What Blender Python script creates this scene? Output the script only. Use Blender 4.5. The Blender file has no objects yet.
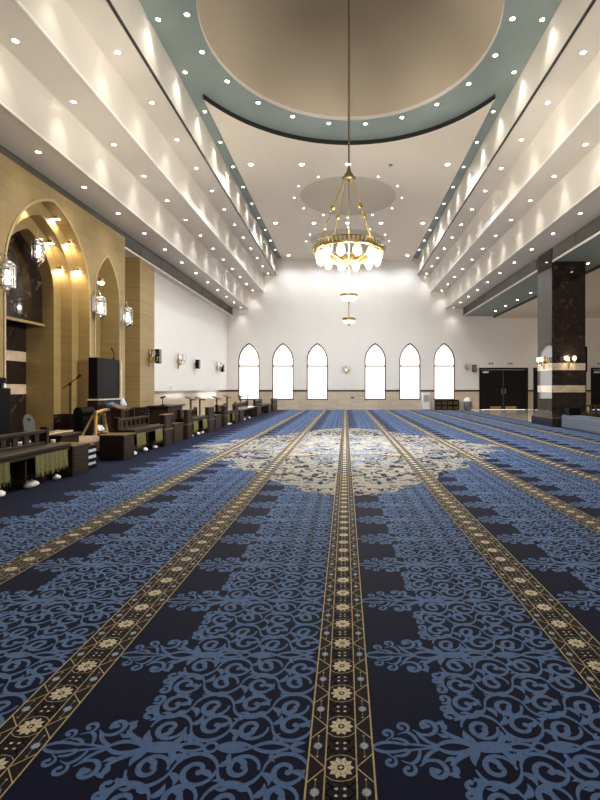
import bpy, math, random
import numpy as np
from math import sin, cos, pi, sqrt, radians, atan2
from mathutils import Vector
SC = bpy.context.scene
COL = SC.collection
R = random.Random(7)
CX = 0.10                      # centre line of the hall

# ------------------------------------------------------------------ camera / view
cam = bpy.data.cameras.new('camera'); camo = bpy.data.objects.new('camera', cam); COL.objects.link(camo)
camo.location = (0, 0, 1.3); camo.rotation_euler = (pi/2, 0, 0)
F = 466.0
cam.sensor_fit = 'AUTO'; cam.sensor_width = 36; cam.lens = F*36/800
cam.shift_x = -(345.5-300)/800; cam.shift_y = -(400-388)/800
cam.clip_end = 200; cam.clip_start = 0.05
SC.camera = camo
SC.view_settings.view_transform = 'Standard'; SC.view_settings.look = 'None'
SC.view_settings.gamma = 1; SC.view_settings.use_curve_mapping = False
SC.view_settings.exposure = 1.28
SC.cycles.use_denoising = True
SC.cycles.max_bounces = 10; SC.cycles.diffuse_bounces = 7; SC.cycles.glossy_bounces = 4
SC.cycles.transparent_max_bounces = 8
SC.cycles.sample_clamp_indirect = 6
SC.cycles.caustics_reflective = False; SC.cycles.caustics_refractive = False
w = bpy.data.worlds.new('world'); SC.world = w; w.use_nodes = True
w.node_tree.nodes['Background'].inputs[0].default_value = (0.6, 0.75, 1, 1)
w.node_tree.nodes['Background'].inputs[1].default_value = 1.0

def proj(x, y, z):
    return 345.5+F*x/y, 388-F*(z-1.3)/y

# ------------------------------------------------------------------ materials
def nt(name):
    m = bpy.data.materials.new(name); m.use_nodes = True
    return m, m.node_tree, m.node_tree.nodes['Principled BSDF']
def setin(b, **kw):
    for k, v in kw.items():
        b.inputs[k.replace('_', ' ')].default_value = v
def c4(c): return (c[0], c[1], c[2], 1)
def coords(t, scale=(1,1,1), rot=(0,0,0), gen='Object'):
    tc = t.nodes.new('ShaderNodeTexCoord'); mp = t.nodes.new('ShaderNodeMapping')
    mp.inputs['Scale'].default_value = scale; mp.inputs['Rotation'].default_value = rot
    t.links.new(tc.outputs[gen], mp.inputs[0]); return mp.outputs[0]
def paint(name, col, rough=0.6, var=0.04, scale=3.0, metal=0.0, bump=0.0, spec=0.5, bscale=60, sheen=0):
    m, t, b = nt(name)
    n = t.nodes.new('ShaderNodeTexNoise'); n.inputs['Scale'].default_value = scale; n.inputs['Detail'].default_value = 4
    v = coords(t); t.links.new(v, n.inputs[0])
    r = t.nodes.new('ShaderNodeValToRGB'); t.links.new(n.outputs['Fac'], r.inputs[0])
    r.color_ramp.elements[0].position = 0.3; r.color_ramp.elements[1].position = 0.7
    r.color_ramp.elements[0].color = c4([max(0, x*(1-var)) for x in col]); r.color_ramp.elements[1].color = c4([min(1, x*(1+var)) for x in col])
    t.links.new(r.outputs[0], b.inputs['Base Color'])
    setin(b, Roughness=rough, Metallic=metal)
    b.inputs['Specular IOR Level'].default_value = spec
    if sheen: b.inputs['Sheen Weight'].default_value = sheen; b.inputs['Sheen Roughness'].default_value = 0.4
    if bump:
        n2 = t.nodes.new('ShaderNodeTexNoise'); n2.inputs['Scale'].default_value = bscale
        t.links.new(v, n2.inputs[0]); bp = t.nodes.new('ShaderNodeBump'); bp.inputs['Strength'].default_value = bump; bp.inputs['Distance'].default_value = 0.01
        t.links.new(n2.outputs['Fac'], bp.inputs['Height']); t.links.new(bp.outputs[0], b.inputs['Normal'])
    return m
def emit(name, col, s, sample=True, alb=1.0):
    m, t, b = nt(name)
    b.inputs['Base Color'].default_value = c4([x*alb for x in col])
    b.inputs['Emission Color'].default_value = c4(col); b.inputs['Emission Strength'].default_value = s
    if not sample: m.cycles.emission_sampling = 'NONE'
    return m
def marble(name, dark, vein, rough=0.08, scale=2.2, amount=0.62):
    m, t, b = nt(name)
    v = coords(t)
    n = t.nodes.new('ShaderNodeTexNoise'); n.inputs['Scale'].default_value = scale; n.inputs['Detail'].default_value = 10; n.inputs['Roughness'].default_value = 0.7
    n.inputs['Distortion'].default_value = 1.6
    t.links.new(v, n.inputs[0])
    r = t.nodes.new('ShaderNodeValToRGB'); t.links.new(n.outputs['Fac'], r.inputs[0])
    e = r.color_ramp.elements
    e[0].position = 0.35; e[0].color = c4(dark); e[1].position = amount+0.1; e[1].color = c4(vein)
    k = e.new(amount-0.06); k.color = c4([d*1.8 for d in dark])
    t.links.new(r.outputs[0], b.inputs['Base Color']); setin(b, Roughness=rough)
    return m
def sandstone(name, a, bcol, mortar, bw=0.9, bh=0.45, rough=0.45, axis='x'):
    # large stone panels with thin joints; axis = the wall's normal
    m, t, b = nt(name)
    rot = {'x': (0, radians(90), radians(90)), 'y': (radians(90), 0, 0)}[axis]
    tc = t.nodes.new('ShaderNodeTexCoord'); sp = t.nodes.new('ShaderNodeSeparateXYZ'); cb = t.nodes.new('ShaderNodeCombineXYZ')
    t.links.new(tc.outputs['Object'], sp.inputs[0])
    ad = t.nodes.new('ShaderNodeMath'); ad.operation = 'ADD'
    t.links.new(sp.outputs[0], ad.inputs[0]); t.links.new(sp.outputs[1], ad.inputs[1])
    t.links.new(ad.outputs[0], cb.inputs[0]); t.links.new(sp.outputs[2], cb.inputs[1])
    br = t.nodes.new('ShaderNodeTexBrick'); t.links.new(cb.outputs[0], br.inputs[0])
    br.inputs['Scale'].default_value = 1; br.inputs['Brick Width'].default_value = bw; br.inputs['Row Height'].default_value = bh
    br.inputs['Mortar Size'].default_value = 0.006; br.inputs['Mortar Smooth'].default_value = 0.2
    br.inputs['Color1'].default_value = c4(a); br.inputs['Color2'].default_value = c4(bcol); br.inputs['Mortar'].default_value = c4(mortar)
    n = t.nodes.new('ShaderNodeTexNoise'); n.inputs['Scale'].default_value = 1.0; n.inputs['Detail'].default_value = 8
    mp = t.nodes.new('ShaderNodeMapping'); mp.inputs['Scale'].default_value = (1.2, 1.2, 9)
    t.links.new(tc.outputs['Object'], mp.inputs[0]); t.links.new(mp.outputs[0], n.inputs[0])
    mx = t.nodes.new('ShaderNodeMix'); mx.data_type = 'RGBA'; mx.blend_type = 'MULTIPLY'; mx.inputs[0].default_value = 0.35
    rr = t.nodes.new('ShaderNodeValToRGB'); t.links.new(n.outputs['Fac'], rr.inputs[0])
    rr.color_ramp.elements[0].position = 0.3; rr.color_ramp.elements[0].color = (0.55, 0.5, 0.42, 1); rr.color_ramp.elements[1].position = 0.65; rr.color_ramp.elements[1].color = (1, 1, 1, 1)
    t.links.new(br.outputs[0], mx.inputs[6]); t.links.new(rr.outputs[0], mx.inputs[7])
    t.links.new(mx.outputs[2], b.inputs['Base Color']); setin(b, Roughness=rough)
    return m
def pile(name, col, var=0.25, spec=0.08, sheen=0.09):
    return paint(name, col, rough=0.85, var=var, scale=55, bump=0.35, bscale=420, spec=spec, sheen=sheen)
def checks(name, a, b_, sc):
    m, t, b = nt(name)
    ck = t.nodes.new('ShaderNodeTexChecker'); ck.inputs['Scale'].default_value = sc
    t.links.new(coords(t, (1, 1, 1), (0.785, 0, 0)), ck.inputs[0]); ck.inputs['Color1'].default_value = c4(a); ck.inputs['Color2'].default_value = c4(b_)
    t.links.new(ck.outputs[0], b.inputs['Base Color']); setin(b, Roughness=0.9); return m
def wood(name, col, rough=0.45):
    m, t, b = nt(name)
    n = t.nodes.new('ShaderNodeTexNoise'); n.inputs['Detail'].default_value = 8; n.inputs['Scale'].default_value = 4
    t.links.new(coords(t, (1, 1, 10)), n.inputs[0])
    r = t.nodes.new('ShaderNodeValToRGB'); t.links.new(n.outputs['Fac'], r.inputs[0])
    r.color_ramp.elements[0].position = 0.3; r.color_ramp.elements[0].color = c4([x*0.65 for x in col]); r.color_ramp.elements[1].position = 0.7; r.color_ramp.elements[1].color = c4([x*1.35 for x in col])
    t.links.new(r.outputs[0], b.inputs['Base Color']); setin(b, Roughness=rough); b.inputs['Specular IOR Level'].default_value = 0.22
    return m
def glass(name, col=(0.95, 0.97, 1), rough=0.05):
    m, t, b = nt(name)
    setin(b, Roughness=rough, IOR=1.45); b.inputs['Transmission Weight'].default_value = 1
    b.inputs['Base Color'].default_value = c4(col)
    return m

M = dict(
    white=paint('white_plaster', (0.84, 0.82, 0.785), 0.6, 0.015),
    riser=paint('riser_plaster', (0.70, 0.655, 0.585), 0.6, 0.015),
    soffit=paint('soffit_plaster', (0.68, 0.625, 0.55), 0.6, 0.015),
    cream=paint('cream_ceiling', (0.75, 0.67, 0.555), 0.6, 0.015),
    tan=paint('tan_ceiling', (0.45, 0.375, 0.275), 0.6, 0.02, 1.0),
    tandisc=paint('tan_disc_ceiling', (0.54, 0.475, 0.37), 0.6, 0.02, 1.0),
    teal=paint('teal_ceiling', (0.245, 0.295, 0.275), 0.5, 0.03),
    blacktrim=paint('black_trim', (0.02, 0.018, 0.015), 0.4),
    whitetrim=paint('white_trim', (0.85, 0.83, 0.8), 0.4),
    sand=sandstone('sandstone_panels', (0.30, 0.215, 0.092), (0.325, 0.235, 0.10), (0.235, 0.165, 0.07), 0.5, 2.6),
    sandh=sandstone('sandstone_courses', (0.32, 0.23, 0.10), (0.36, 0.26, 0.115), (0.17, 0.12, 0.05), 2.2, 0.42),
    darkmarble=marble('dark_brown_marble', (0.013, 0.008, 0.0075), (0.17, 0.12, 0.10), 0.05, 3.0, .64),
    beigemarble=marble('beige_marble', (0.42, 0.34, 0.26), (0.52, 0.44, 0.36), 0.09, 1.2, 0.7),
    palestone=paint('pale_stone_moulding', (0.42, 0.33, 0.18), 0.4),
    dado=sandstone('polished_beige_dado', (0.62, 0.52, 0.40), (0.68, 0.58, 0.46), (0.48, 0.39, 0.29), 0.8, 0.6, 0.10),
    band=marble('dado_dark_band', (0.05, 0.03, 0.022), (0.12, 0.08, 0.06), 0.2),
    floor=marble('polished_floor_stone', (0.40, 0.35, 0.29), (0.55, 0.49, 0.42), 0.08, 0.8, 0.7),
    navy=pile('navy_carpet_pile', (0.0035, 0.0058, 0.028), sheen=0.04),
    blue=pile('blue_carpet_pile', (0.090, 0.168, 0.355), 0.15, sheen=0.15),
    gold=pile('gold_carpet_pile', (0.50, 0.40, 0.22), 0.2),
    ivory=pile('ivory_carpet_pile', (0.66, 0.60, 0.46), 0.15),
    ink=pile('ink_carpet_pile', (0.010, 0.008, 0.013)),
    star=pile('pale_blue_carpet_pile', (0.34, 0.43, 0.62), 0.15),
    medcream=pile('cream_medallion_pile', (0.31, 0.30, 0.265), 0.2), medblue=pile('steel_blue_medallion_pile', (0.14, 0.18, 0.25), 0.2),
    grey=pile('grey_carpet_pile', (0.13, 0.145, 0.175), 0.15, sheen=0.2),
    wooddark=wood('dark_stained_wood', (0.024, 0.0145, 0.008)),
    woodmid=wood('brown_wood', (0.12, 0.078, 0.038)),
    woodyellow=wood('yellow_wood', (0.42, 0.28, 0.09)),
    doorwood=wood('black_brown_wood', (0.012, 0.009, 0.008), 0.3),
    framewood=wood('window_frame_wood', (0.13, 0.06, 0.028)),
    black=paint('black_plastic', (0.007, 0.007, 0.008), 0.4, spec=0.05),
    blackgloss=paint('black_polished_stone', (0.006, 0.005, 0.005), 0.35, spec=0.06),
    bronze=paint('dull_bronze', (0.36, 0.28, 0.13), 0.5, 0.05, metal=0.3),
    brass=paint('brass', (0.75, 0.55, 0.22), 0.25, 0.05, metal=1),
    steel=paint('brushed_steel', (0.55, 0.54, 0.52), 0.3, 0.05, metal=1),
    ventmetal=paint('vent_metal', (0.10, 0.09, 0.075), 0.45, 0.1, metal=0.6),
    cloth=paint('olive_gold_cloth', (0.115, 0.108, 0.030), 0.85, 0.35, 40),
    clothwhite=paint('white_cloth', (0.82, 0.82, 0.84), 0.8, 0.05, 20),
    clothblue=paint('bright_blue_cloth', (0.02, 0.16, 0.55), 0.8, 0.1, 20),
    palecloth=paint('pale_blue_cloth', (0.42, 0.5, 0.62), 0.8, 0.1, 20),
    rug=paint('patterned_table_cloth', (0.30, 0.20, 0.16), 0.9, 0.7, 30),
    chairgrey=paint('dull_grey_plastic', (0.075, 0.075, 0.072), 0.6, spec=0.2),
    greyplastic=paint('grey_plastic', (0.16, 0.16, 0.155), 0.4),
    whiteplastic=paint('white_plastic', (0.8, 0.8, 0.78), 0.35),
    bluesign=paint('blue_sign', (0.05, 0.2, 0.6), 0.4),
    benchblue=checks('speckled_blue_fabric', (0.16, 0.19, 0.25), (0.05, 0.062, 0.095), 24),
    pane=emit('daylit_frosted_pane', (1.0, 0.98, 0.94), 1.0),
    lens=emit('warm_lamp_lens', (1.0, 0.93, 0.80), 14.0, False),
    lenscool=emit('cool_lamp_lens', (0.95, 0.97, 1.0), 30.0, False),
    shade=emit('glowing_opal_glass', (1.0, 0.80, 0.45), 1.2, False, .1),
    bowl=emit('glowing_bowl_glass', (1.0, 0.88, 0.64), .6, False, .1),
    tube=emit('glowing_lantern_tube', (1.0, 0.96, 0.9), 1.6, False),
    glass=glass('clear_glass'),
    crystal=paint('crystal_drops', (0.85, 0.85, 0.82), 0.15),
)

# ------------------------------------------------------------------ mesh builder
class MB:
    def __init__(s): s.v = []; s.f = []; s.m = []; s.sm = []
    def add(s, vs, fs, mi=0, smooth=False):
        o = len(s.v); s.v += [tuple(p) for p in vs]
        for f in fs: s.f.append([i+o for i in f]); s.m.append(mi); s.sm.append(smooth)
        return s
    def box(s, x0, x1, y0, y1, z0, z1, mi=0):
        vs = [(x0,y0,z0),(x1,y0,z0),(x1,y1,z0),(x0,y1,z0),(x0,y0,z1),(x1,y0,z1),(x1,y1,z1),(x0,y1,z1)]
        return s.add(vs, [(0,3,2,1),(4,5,6,7),(0,1,5,4),(1,2,6,5),(2,3,7,6),(3,0,4,7)], mi)
    def frustum(s, r0, z0, r1, z1, mi=0):          # rects (x0,x1,y0,y1)
        q = lambda r, z: [(r[0],r[2],z),(r[1],r[2],z),(r[1],r[3],z),(r[0],r[3],z)]
        return s.add(q(r0,z0)+q(r1,z1), [(0,3,2,1),(4,5,6,7),(0,1,5,4),(1,2,6,5),(2,3,7,6),(3,0,4,7)], mi)
    def tube(s, pts, rad, n=10, mi=0, cap=True):
        pts = [Vector(p) for p in pts]; rs = rad if isinstance(rad, (list, tuple)) else [rad]*len(pts)
        vs = []; fs = []
        up = None
        for i, p in enumerate(pts):
            d = (pts[min(i+1, len(pts)-1)]-pts[max(i-1, 0)]).normalized()
            if up is None: up = Vector((0,0,1)) if abs(d.z) < 0.9 else Vector((1,0,0))
            a = d.cross(up).normalized(); b = a.cross(d).normalized(); up = b
            for k in range(n):
                t = 2*pi*k/n; vs.append(p + (a*cos(t)+b*sin(t))*rs[i])
        for i in range(len(pts)-1):
            for k in range(n):
                fs.append((i*n+k, i*n+(k+1)%n, (i+1)*n+(k+1)%n, (i+1)*n+k))
        s.add(vs, fs, mi, True)
        if cap: s.add([vs[k] for k in range(n)], [tuple(range(n-1,-1,-1))], mi); s.add(vs[-n:], [tuple(range(n))], mi)
        return s
    def lathe(s, prof, c=(0,0,0), n=20, mi=0, smooth=True):     # prof: (r, z)
        vs = []; fs = []
        for r, z in prof:
            for k in range(n):
                t = 2*pi*k/n; vs.append((c[0]+r*cos(t), c[1]+r*sin(t), c[2]+z))
        for i in range(len(prof)-1):
            for k in range(n):
                fs.append((i*n+k, i*n+(k+1)%n, (i+1)*n+(k+1)%n, (i+1)*n+k))
        return s.add(vs, fs, mi, smooth)
    def strip(s, A, B, mi=0, smooth=False, closed=False):       # quads between two point lists
        n = len(A); vs = list(A)+list(B)
        fs = [(i, (i+1) % n, n+(i+1) % n, n+i) for i in range(n if closed else n-1)]
        return s.add(vs, fs, mi, smooth)
    def build(s, name, mats, parent=None, loc=None, bevel=0):
        me = bpy.data.meshes.new(name); me.from_pydata(s.v, [], s.f)
        if not isinstance(mats, (list, tuple)): mats = [mats]
        for m in mats: me.materials.append(m)
        me.polygons.foreach_set('material_index', s.m); me.polygons.foreach_set('use_smooth', s.sm)
        me.update()
        o = bpy.data.objects.new(name, me); COL.objects.link(o)
        if parent: o.parent = parent
        if loc: o.location = loc
        if bevel:
            b = o.modifiers.new('bevel', 'BEVEL'); b.width = bevel; b.segments = 2; b.limit_method = 'ANGLE'
        return o
def tag(o, label, cat, group=None, kind=None):
    o['label'] = label; o['category'] = cat
    if group: o['group'] = group
    if kind: o['kind'] = kind
    return o
def thing(name, loc, label, cat, group=None, rz=0, kind=None):
    o = bpy.data.objects.new(name, None); COL.objects.link(o); o.location = loc; o.rotation_euler.z = rz
    o.empty_display_size = 0.1
    return tag(o, label, cat, group, kind)
def struct(name, mb, mats, label=None, **kw):
    o = mb.build(name, mats, **kw); o['kind'] = 'structure'
    if label: o['label'] = label
    return o
ORD = ['first','second','third','fourth','fifth','sixth','seventh','eighth','ninth','tenth','eleventh','twelfth','thirteenth','fourteenth','fifteenth','sixteenth','seventeenth','eighteenth','nineteenth','twentieth']
def copy_tree(o, parent=None):
    c = o.copy(); COL.objects.link(c); c.parent = parent
    for ch in list(o.children): copy_tree(ch, c)
    return c

def arch(c, hw, base, spring, apex, n=14):
    """pointed arch outline in (h, z): bottom one side, over the point, bottom other side"""
    r = apex-spring; RR = (hw*hw+r*r)/(2*hw); a = math.asin(min(1, r/RR))
    right = [(c+hw-RR+RR*cos(a*i/n), spring+RR*sin(a*i/n)) for i in range(n+1)]
    left = [(2*c-h, z) for h, z in right[:-1]][::-1]
    return [(c+hw, base)]+right+left+[(c-hw, base)]
def holed(outer, holes, to3d, mb, mi=0):
    """a wall face with holes, filled with triangles"""
    import bmesh
    bm = bmesh.new(); edges = []
    for loop in [outer]+holes:
        vs = [bm.verts.new((p[0], p[1], 0)) for p in loop]
        for i in range(len(vs)): edges.append(bm.edges.new((vs[i], vs[(i+1) % len(vs)])))
    bmesh.ops.triangle_fill(bm, use_beauty=True, use_dissolve=False, edges=edges)
    bm.verts.index_update()
    mb.add([to3d(v.co.x, v.co.y) for v in bm.verts], [[v.index for v in f.verts] for f in bm.faces], mi)
    bm.free()

# ------------------------------------------------------------------ room sizes
YF, YB = 28.05, -5.0
Z0, Z1, Z2, Z3, ZT, ZC = 5.62, 6.09, 7.11, 8.11, 9.12, 8.98
AR = 6.98                                   # lowest riser on the column side
A0, A1, A2, A3 = 6.9, 5.9, 5.03, 4.27       # half widths of the risers
XL = -7.1                                   # left wall
XM = -6.6                                   # mihrab wall face
XR = 18.5

# floor
struct('floor', MB().box(-9, XR, YB-0.2, YF+0.4, -0.2, -0.006), M['floor'], 'polished beige stone floor at the edge of the carpet')

# far wall with six pointed windows and three door openings
WX = [-5.82, -3.77, -1.70, 1.79, 3.88, 5.95]
WH = 0.64
wl = lambda x: arch(x, WH, 0.58, 2.95, 4.02, 12)
DOORS = [(8.04, 10.98), (11.30, 14.48), (14.76, 17.9)]
DZ = 2.52
def rect(x0, x1, z0, z1): return [(x0,z0),(x1,z0),(x1,z1),(x0,z1)]
mb = MB()
holed(rect(-9, XR, 1.18, 9.4), [[(x, z) for x, z in wl(c) if z > 1.18] + [(c-WH, 1.1801), (c+WH, 1.1801)] for c in WX] + [rect(a, b, 1.1801, DZ) for a, b in DOORS], lambda x, z: (x, YF, z), mb, 0)
for x0, x1 in [(-9, WX[0]-WH)] + [(WX[i]+WH, WX[i+1]-WH) for i in range(5)] + [(WX[5]+WH, DOORS[0][0]), (DOORS[0][1], DOORS[1][0]), (DOORS[1][1], DOORS[2][0]), (DOORS[2][1], XR)]:
    mb.add([(x0,YF-.012,0),(x1,YF-.012,0),(x1,YF-.012,1.08),(x0,YF-.012,1.08)], [(0,1,2,3)], 1)
    mb.box(x0, x1, YF-.03, YF+.02, 1.08, 1.19, 2)
for c in WX:
    mb.add([(c-WH,YF-.012,0),(c+WH,YF-.012,0),(c+WH,YF-.012,.58),(c-WH,YF-.012,.58)], [(0,1,2,3)], 1)
    P = wl(c); mb.strip([(x, YF-.012, z) for x, z in P], [(x, YF+.3, z) for x, z in P], 0)
    mb.add([(c-WH,YF-.012,.58),(c+WH,YF-.012,.58),(c+WH,YF+.3,.58),(c-WH,YF+.3,.58)], [(0,1,2,3)], 1)
for a, b in DOORS:
    P = [(a,0),(a,DZ),(b,DZ),(b,0)]; mb.strip([(x, YF-.012, z) for x, z in P], [(x, YF+.3, z) for x, z in P], 0)
struct('wall_far', mb, [M['white'], M['dado'], M['band']], 'white far wall with beige stone dado and dark band')

WORDS = ['leftmost of the six arched windows, beside the left corner', 'second arched window from the left corner', 'arched window just left of the wall middle', 'arched window just right of the wall middle',
         'second arched window from the double doors', 'arched window above the dark shelf, nearest the doors']
def arched_window(i, c, y, face=-1, label=None):
    t = thing('window_%d' % i, (c, y, 0), label or 'bright %s' % WORDS[i-1], 'window', kind='structure')
    P = arch(0, WH, 0.58, 2.95, 4.02, 12); Q = arch(0, WH-.075, 0.66, 2.95, 3.92, 12)
    m = MB(); d0, d1 = (0.02*face, -0.05*face)
    m.strip([(x,d0,z) for x,z in P], [(x,d0,z) for x,z in Q], 0, closed=True)
    m.strip([(x,d0,z) for x,z in Q], [(x,d1,z) for x,z in Q], 0, closed=True)
    m.strip([(x,d0,z) for x,z in P], [(x,d1,z) for x,z in P], 0, closed=True)
    m.build('window_frame', M['framewood'], t)
    MB().box(-WH+.04, WH-.04, -.05, .03, 2.58, 2.67).build('transom', M['framewood'], t)
    m = MB(); m.add([(x, d1*0.8, z) for x, z in Q], [tuple(range(len(Q)))]); m.build('pane', M['pane'], t)
    return t
for i, c in enumerate(WX): arched_window(i+1, c, YF+0.06)

# double doors
DL = ['dark double door left of the marble column', 'dark double door half hidden behind the marble column', 'dark double door at the right edge of the view']
for i, (a, b) in enumerate(DOORS):
    t = thing('door_%d' % (i+1), ((a+b)/2, YF+.05, 0), DL[i], 'door', kind='structure')
    h = (b-a)/2
    m = MB(); m.box(-h, -h+.12, -.08, .08, 0, DZ); m.box(h-.12, h, -.08, .08, 0, DZ); m.box(-h+.12, h-.12, -.08, .08, DZ-.12, DZ); m.build('door_frame', M['doorwood'], t)
    for s in (-1, 1):
        x0, x1 = (-h+.125, -.006) if s < 0 else (.006, h-.125)
        m = MB(); m.box(x0, x1, 0.0, .05, 0.01, DZ-.125)
        for z0, z1 in ((.35, 1.0), (1.15, 2.2)):
            for q in ((x0+.18, x1-.18, z0, z0+.03), (x0+.18, x1-.18, z1-.03, z1), (x0+.18, x0+.21, z0, z1), (x1-.21, x1-.18, z0, z1)):
                m.box(q[0], q[1], -.015, 0.0, q[2], q[3])
        leaf = m.build('door_leaf', M['doorwood'], t)
        hx = s*.1
        MB().tube([(hx,-.07,.95),(hx,-.07,1.25)], .018).tube([(hx,0,.98),(hx,-.07,.98)], .01).tube([(hx,0,1.22),(hx,-.07,1.22)], .01).build('door_handle', M['steel'], leaf)
        kx0, kx1 = (x0+.55, x1-.12) if s < 0 else (x0+.12, x1-.55)
        MB().box(kx0, kx1, -.008, 0, .03, .2).build('kick_plate', M['brass'], leaf)
for x, z, lab in ((8.75, 2.77, 'small blue sign over the left leaf of the double door left of the column'), (9.9, 2.77, 'small blue sign over the right leaf of the double door left of the column'),
                  (15.3, 2.77, 'small blue sign over the door at the right edge')):
    t = thing('door_sign', (x, YF-.01, z), lab, 'sign', 'small signs above the doors')
    MB().box(-.16, .16, -.02, 0, -.07, .07).build('sign_plate', M['whiteplastic'], t)
    MB().box(-.14, -.02, -.024, -.02, -.05, .05).box(.02, .14, -.024, -.02, -.05, .05).build('sign_symbol', M['bluesign'], t)
for x, lab in ((8.45, 'small pale notice on the upper left of the door beside the column'), (15.15, 'small pale notice on the door at the right edge')):
    tag(MB().box(-.18, .18, -.004, 0, -.05, .05).build('door_notice', M['whiteplastic'], loc=(x, YF+.045, 2.25)), lab, 'notice')

# left white wall beyond the mihrab, and closing walls
mb = MB()
mb.add([(XL,16.4,1.18),(XL,YF,1.18),(XL,YF,6.2),(XL,16.4,6.2)], [(0,1,2,3)], 0)
mb.add([(XL+.012,16.4,0),(XL+.012,YF,0),(XL+.012,YF,1.08),(XL+.012,16.4,1.08)], [(0,1,2,3)], 1)
mb.box(XL-.02, XL+.03, 16.4, YF, 1.08, 1.19, 2)
struct('wall_left', mb, [M['white'], M['dado'], M['band']], 'plain white left wall with beige stone dado, beyond the sandstone pier')
mb = MB()
mb.add([(XR,YB,0),(XR,YF,0),(XR,YF,6.2),(XR,YB,6.2)], [(0,1,2,3)])
struct('wall_right', mb, M['white'], 'white wall of the right side aisle')
mb = MB()
holed(rect(-9, XR, 0, 9.4), [arch(c, WH, 0.58, 2.95, 4.02, 12) for c in WX], lambda x, z: (x, YB, z), mb)
struct('wall_back', mb, M['white'], 'white wall behind the viewer')
for i, c in enumerate(WX): arched_window(i+7, c, YB-.06, 1, 'added fill-light window behind the viewer, %s from the mihrab side' % ORD[i])  # unseen glowing windows, added to light the hall from behind the camera

# ------------------------------------------------------------------ mihrab wall
def P3(x, prof): return [(x, h, z) for h, z in prof]
YM0, YM1, ZM = YB, 13.95, 5.8
MC = 10.52
rings = [arch(MC, 1.48-.28*k, 0.0, 3.60, 5.50-.30*k, 16) for k in range(3)]
smallarch = arch(12.93, .65, 0.0, 3.75, 4.93, 12)
mb = MB()
holed(rect(YM0, YM1, 0.0, ZM), [[(h, max(z, .001)) for h, z in rings[0]], [(h, max(z, .001)) for h, z in smallarch]], lambda y, z: (XM, y, z), mb, 0)
mb.add([(XM,YM1,0),(XL-.6,YM1,0),(XL-.6,YM1,ZM),(XM,YM1,ZM)], [(0,1,2,3)], 1)
mb.add([(XM,YM0,ZM),(XM,YM1,ZM),(XL-.6,YM1,ZM),(XL-.6,YM0,ZM)], [(0,1,2,3)], 0)
xk = XM
for k in range(3):
    mb.strip(P3(xk, rings[k]), P3(xk-.28, rings[k]), 0, False); xk -= .28
    if k < 2: mb.strip(P3(xk, rings[k]), P3(xk, rings[k+1]), 0)
# xk is now the niche back plane; the upper part closes with marble, the lower is a deeper doorway
r2 = rings[2]; up = [(h, z) for h, z in r2 if z > 2.85]
top = [(MC+.92, 2.85)]+up+[(MC-.92, 2.85)]
mb.add(P3(xk, top), [tuple(range(len(top)))], 2)
XN = xk-.40
for s in (-1, 1):
    y = MC+s*.92
    mb.add([(xk,y,0),(XN,y,0),(XN,y,2.85),(xk,y,2.85)], [(0,1,2,3)], 1)
mb.add([(xk,MC-.92,2.85),(xk,MC+.92,2.85),(XN,MC+.92,2.85),(XN,MC-.92,2.85)], [(0,1,2,3)], 2)
for z0, z1, k in ((0,1.15,2),(1.15,1.39,3),(1.39,1.94,2),(1.94,2.18,3),(2.18,2.85,2)):
    mb.add([(XN,MC-.92,z0),(XN,MC+.92,z0),(XN,MC+.92,z1),(XN,MC-.92,z1)], [(0,1,2,3)], k)
# small arch recess
mb.strip(P3(XM, smallarch), P3(XM-.55, smallarch), 0)
mb.add(P3(XM-.55, smallarch), [tuple(range(len(smallarch)))], 1)
struct('wall_mihrab', mb, [M['sand'], M['sandh'], M['darkmarble'], M['beigemarble']], 'golden sandstone wall with the stepped pointed mihrab niche')
def moulding(c, hw, spring, apex, nm, lab):
    P = arch(c, hw, .66, spring, apex, 16); Q = arch(c, hw+.045, .66, spring, apex+.06, 16); m = MB()
    m.strip(P3(XM+.018, P), P3(XM+.018, Q), 0); m.strip(P3(XM+.018, Q), P3(XM-.005, Q), 0); m.strip(P3(XM+.018, P), P3(XM-.005, P), 0)
    struct(nm, m, M['palestone'], lab)
moulding(MC, 1.48, 3.60, 5.50, 'trim_20', 'thin pale moulding round the large mihrab arch'); moulding(12.93, .65, 3.75, 4.93, 'trim_21', 'thin pale moulding round the small pointed arch')
tr = MB(); tr.box(xk-.02, xk+.05, MC-.92, MC+.92, 2.81, 2.87); struct('trim_1', tr, M['sandh'], 'thin stone ledge across the mihrab niche')
b = MB()
for y0, y1 in ((YM0, MC-1.48), (MC+1.48, 12.28), (13.58, YM1)):
    b.box(XM-.01, XM+.03, y0, y1, 0, .65)
for k in range(2):
    x = XM-.28*(k+1)
    for s in (-1, 1):
        y0, y1 = sorted((MC+s*(1.48-.28*k), MC+s*(1.20-.28*k))); b.box(x-.01, x+.025, y0, y1, 0, .65)
        yj = MC+s*(1.48-.28*k); b.box(x, x+.27, yj-.015, yj+.015, 0, .65)
struct('baseboard_mihrab', b, M['darkmarble'], 'dark marble base along the sandstone wall')
# sandstone pier and the dark base under it
m = MB(); m.box(-7.6, -6.8, 15.42, 16.58, .65, Z0); struct('pier_left', m, M['sandh'], 'square golden sandstone pier at the end of the mihrab wall')
m = MB(); m.box(-7.6, -6.785, 15.40, 16.60, 0, .66); struct('baseboard_pier', m, M['darkmarble'], 'dark marble base of the sandstone pier')
m = MB(); m.add([(-7.6,YM1,0),(-7.6,15.5,0),(-7.6,15.5,Z0),(-7.6,YM1,Z0)], [(0,1,2,3)])
struct('wall_recess', m, M['sandh'], 'sandstone back of the recess between mihrab wall and pier')

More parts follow.
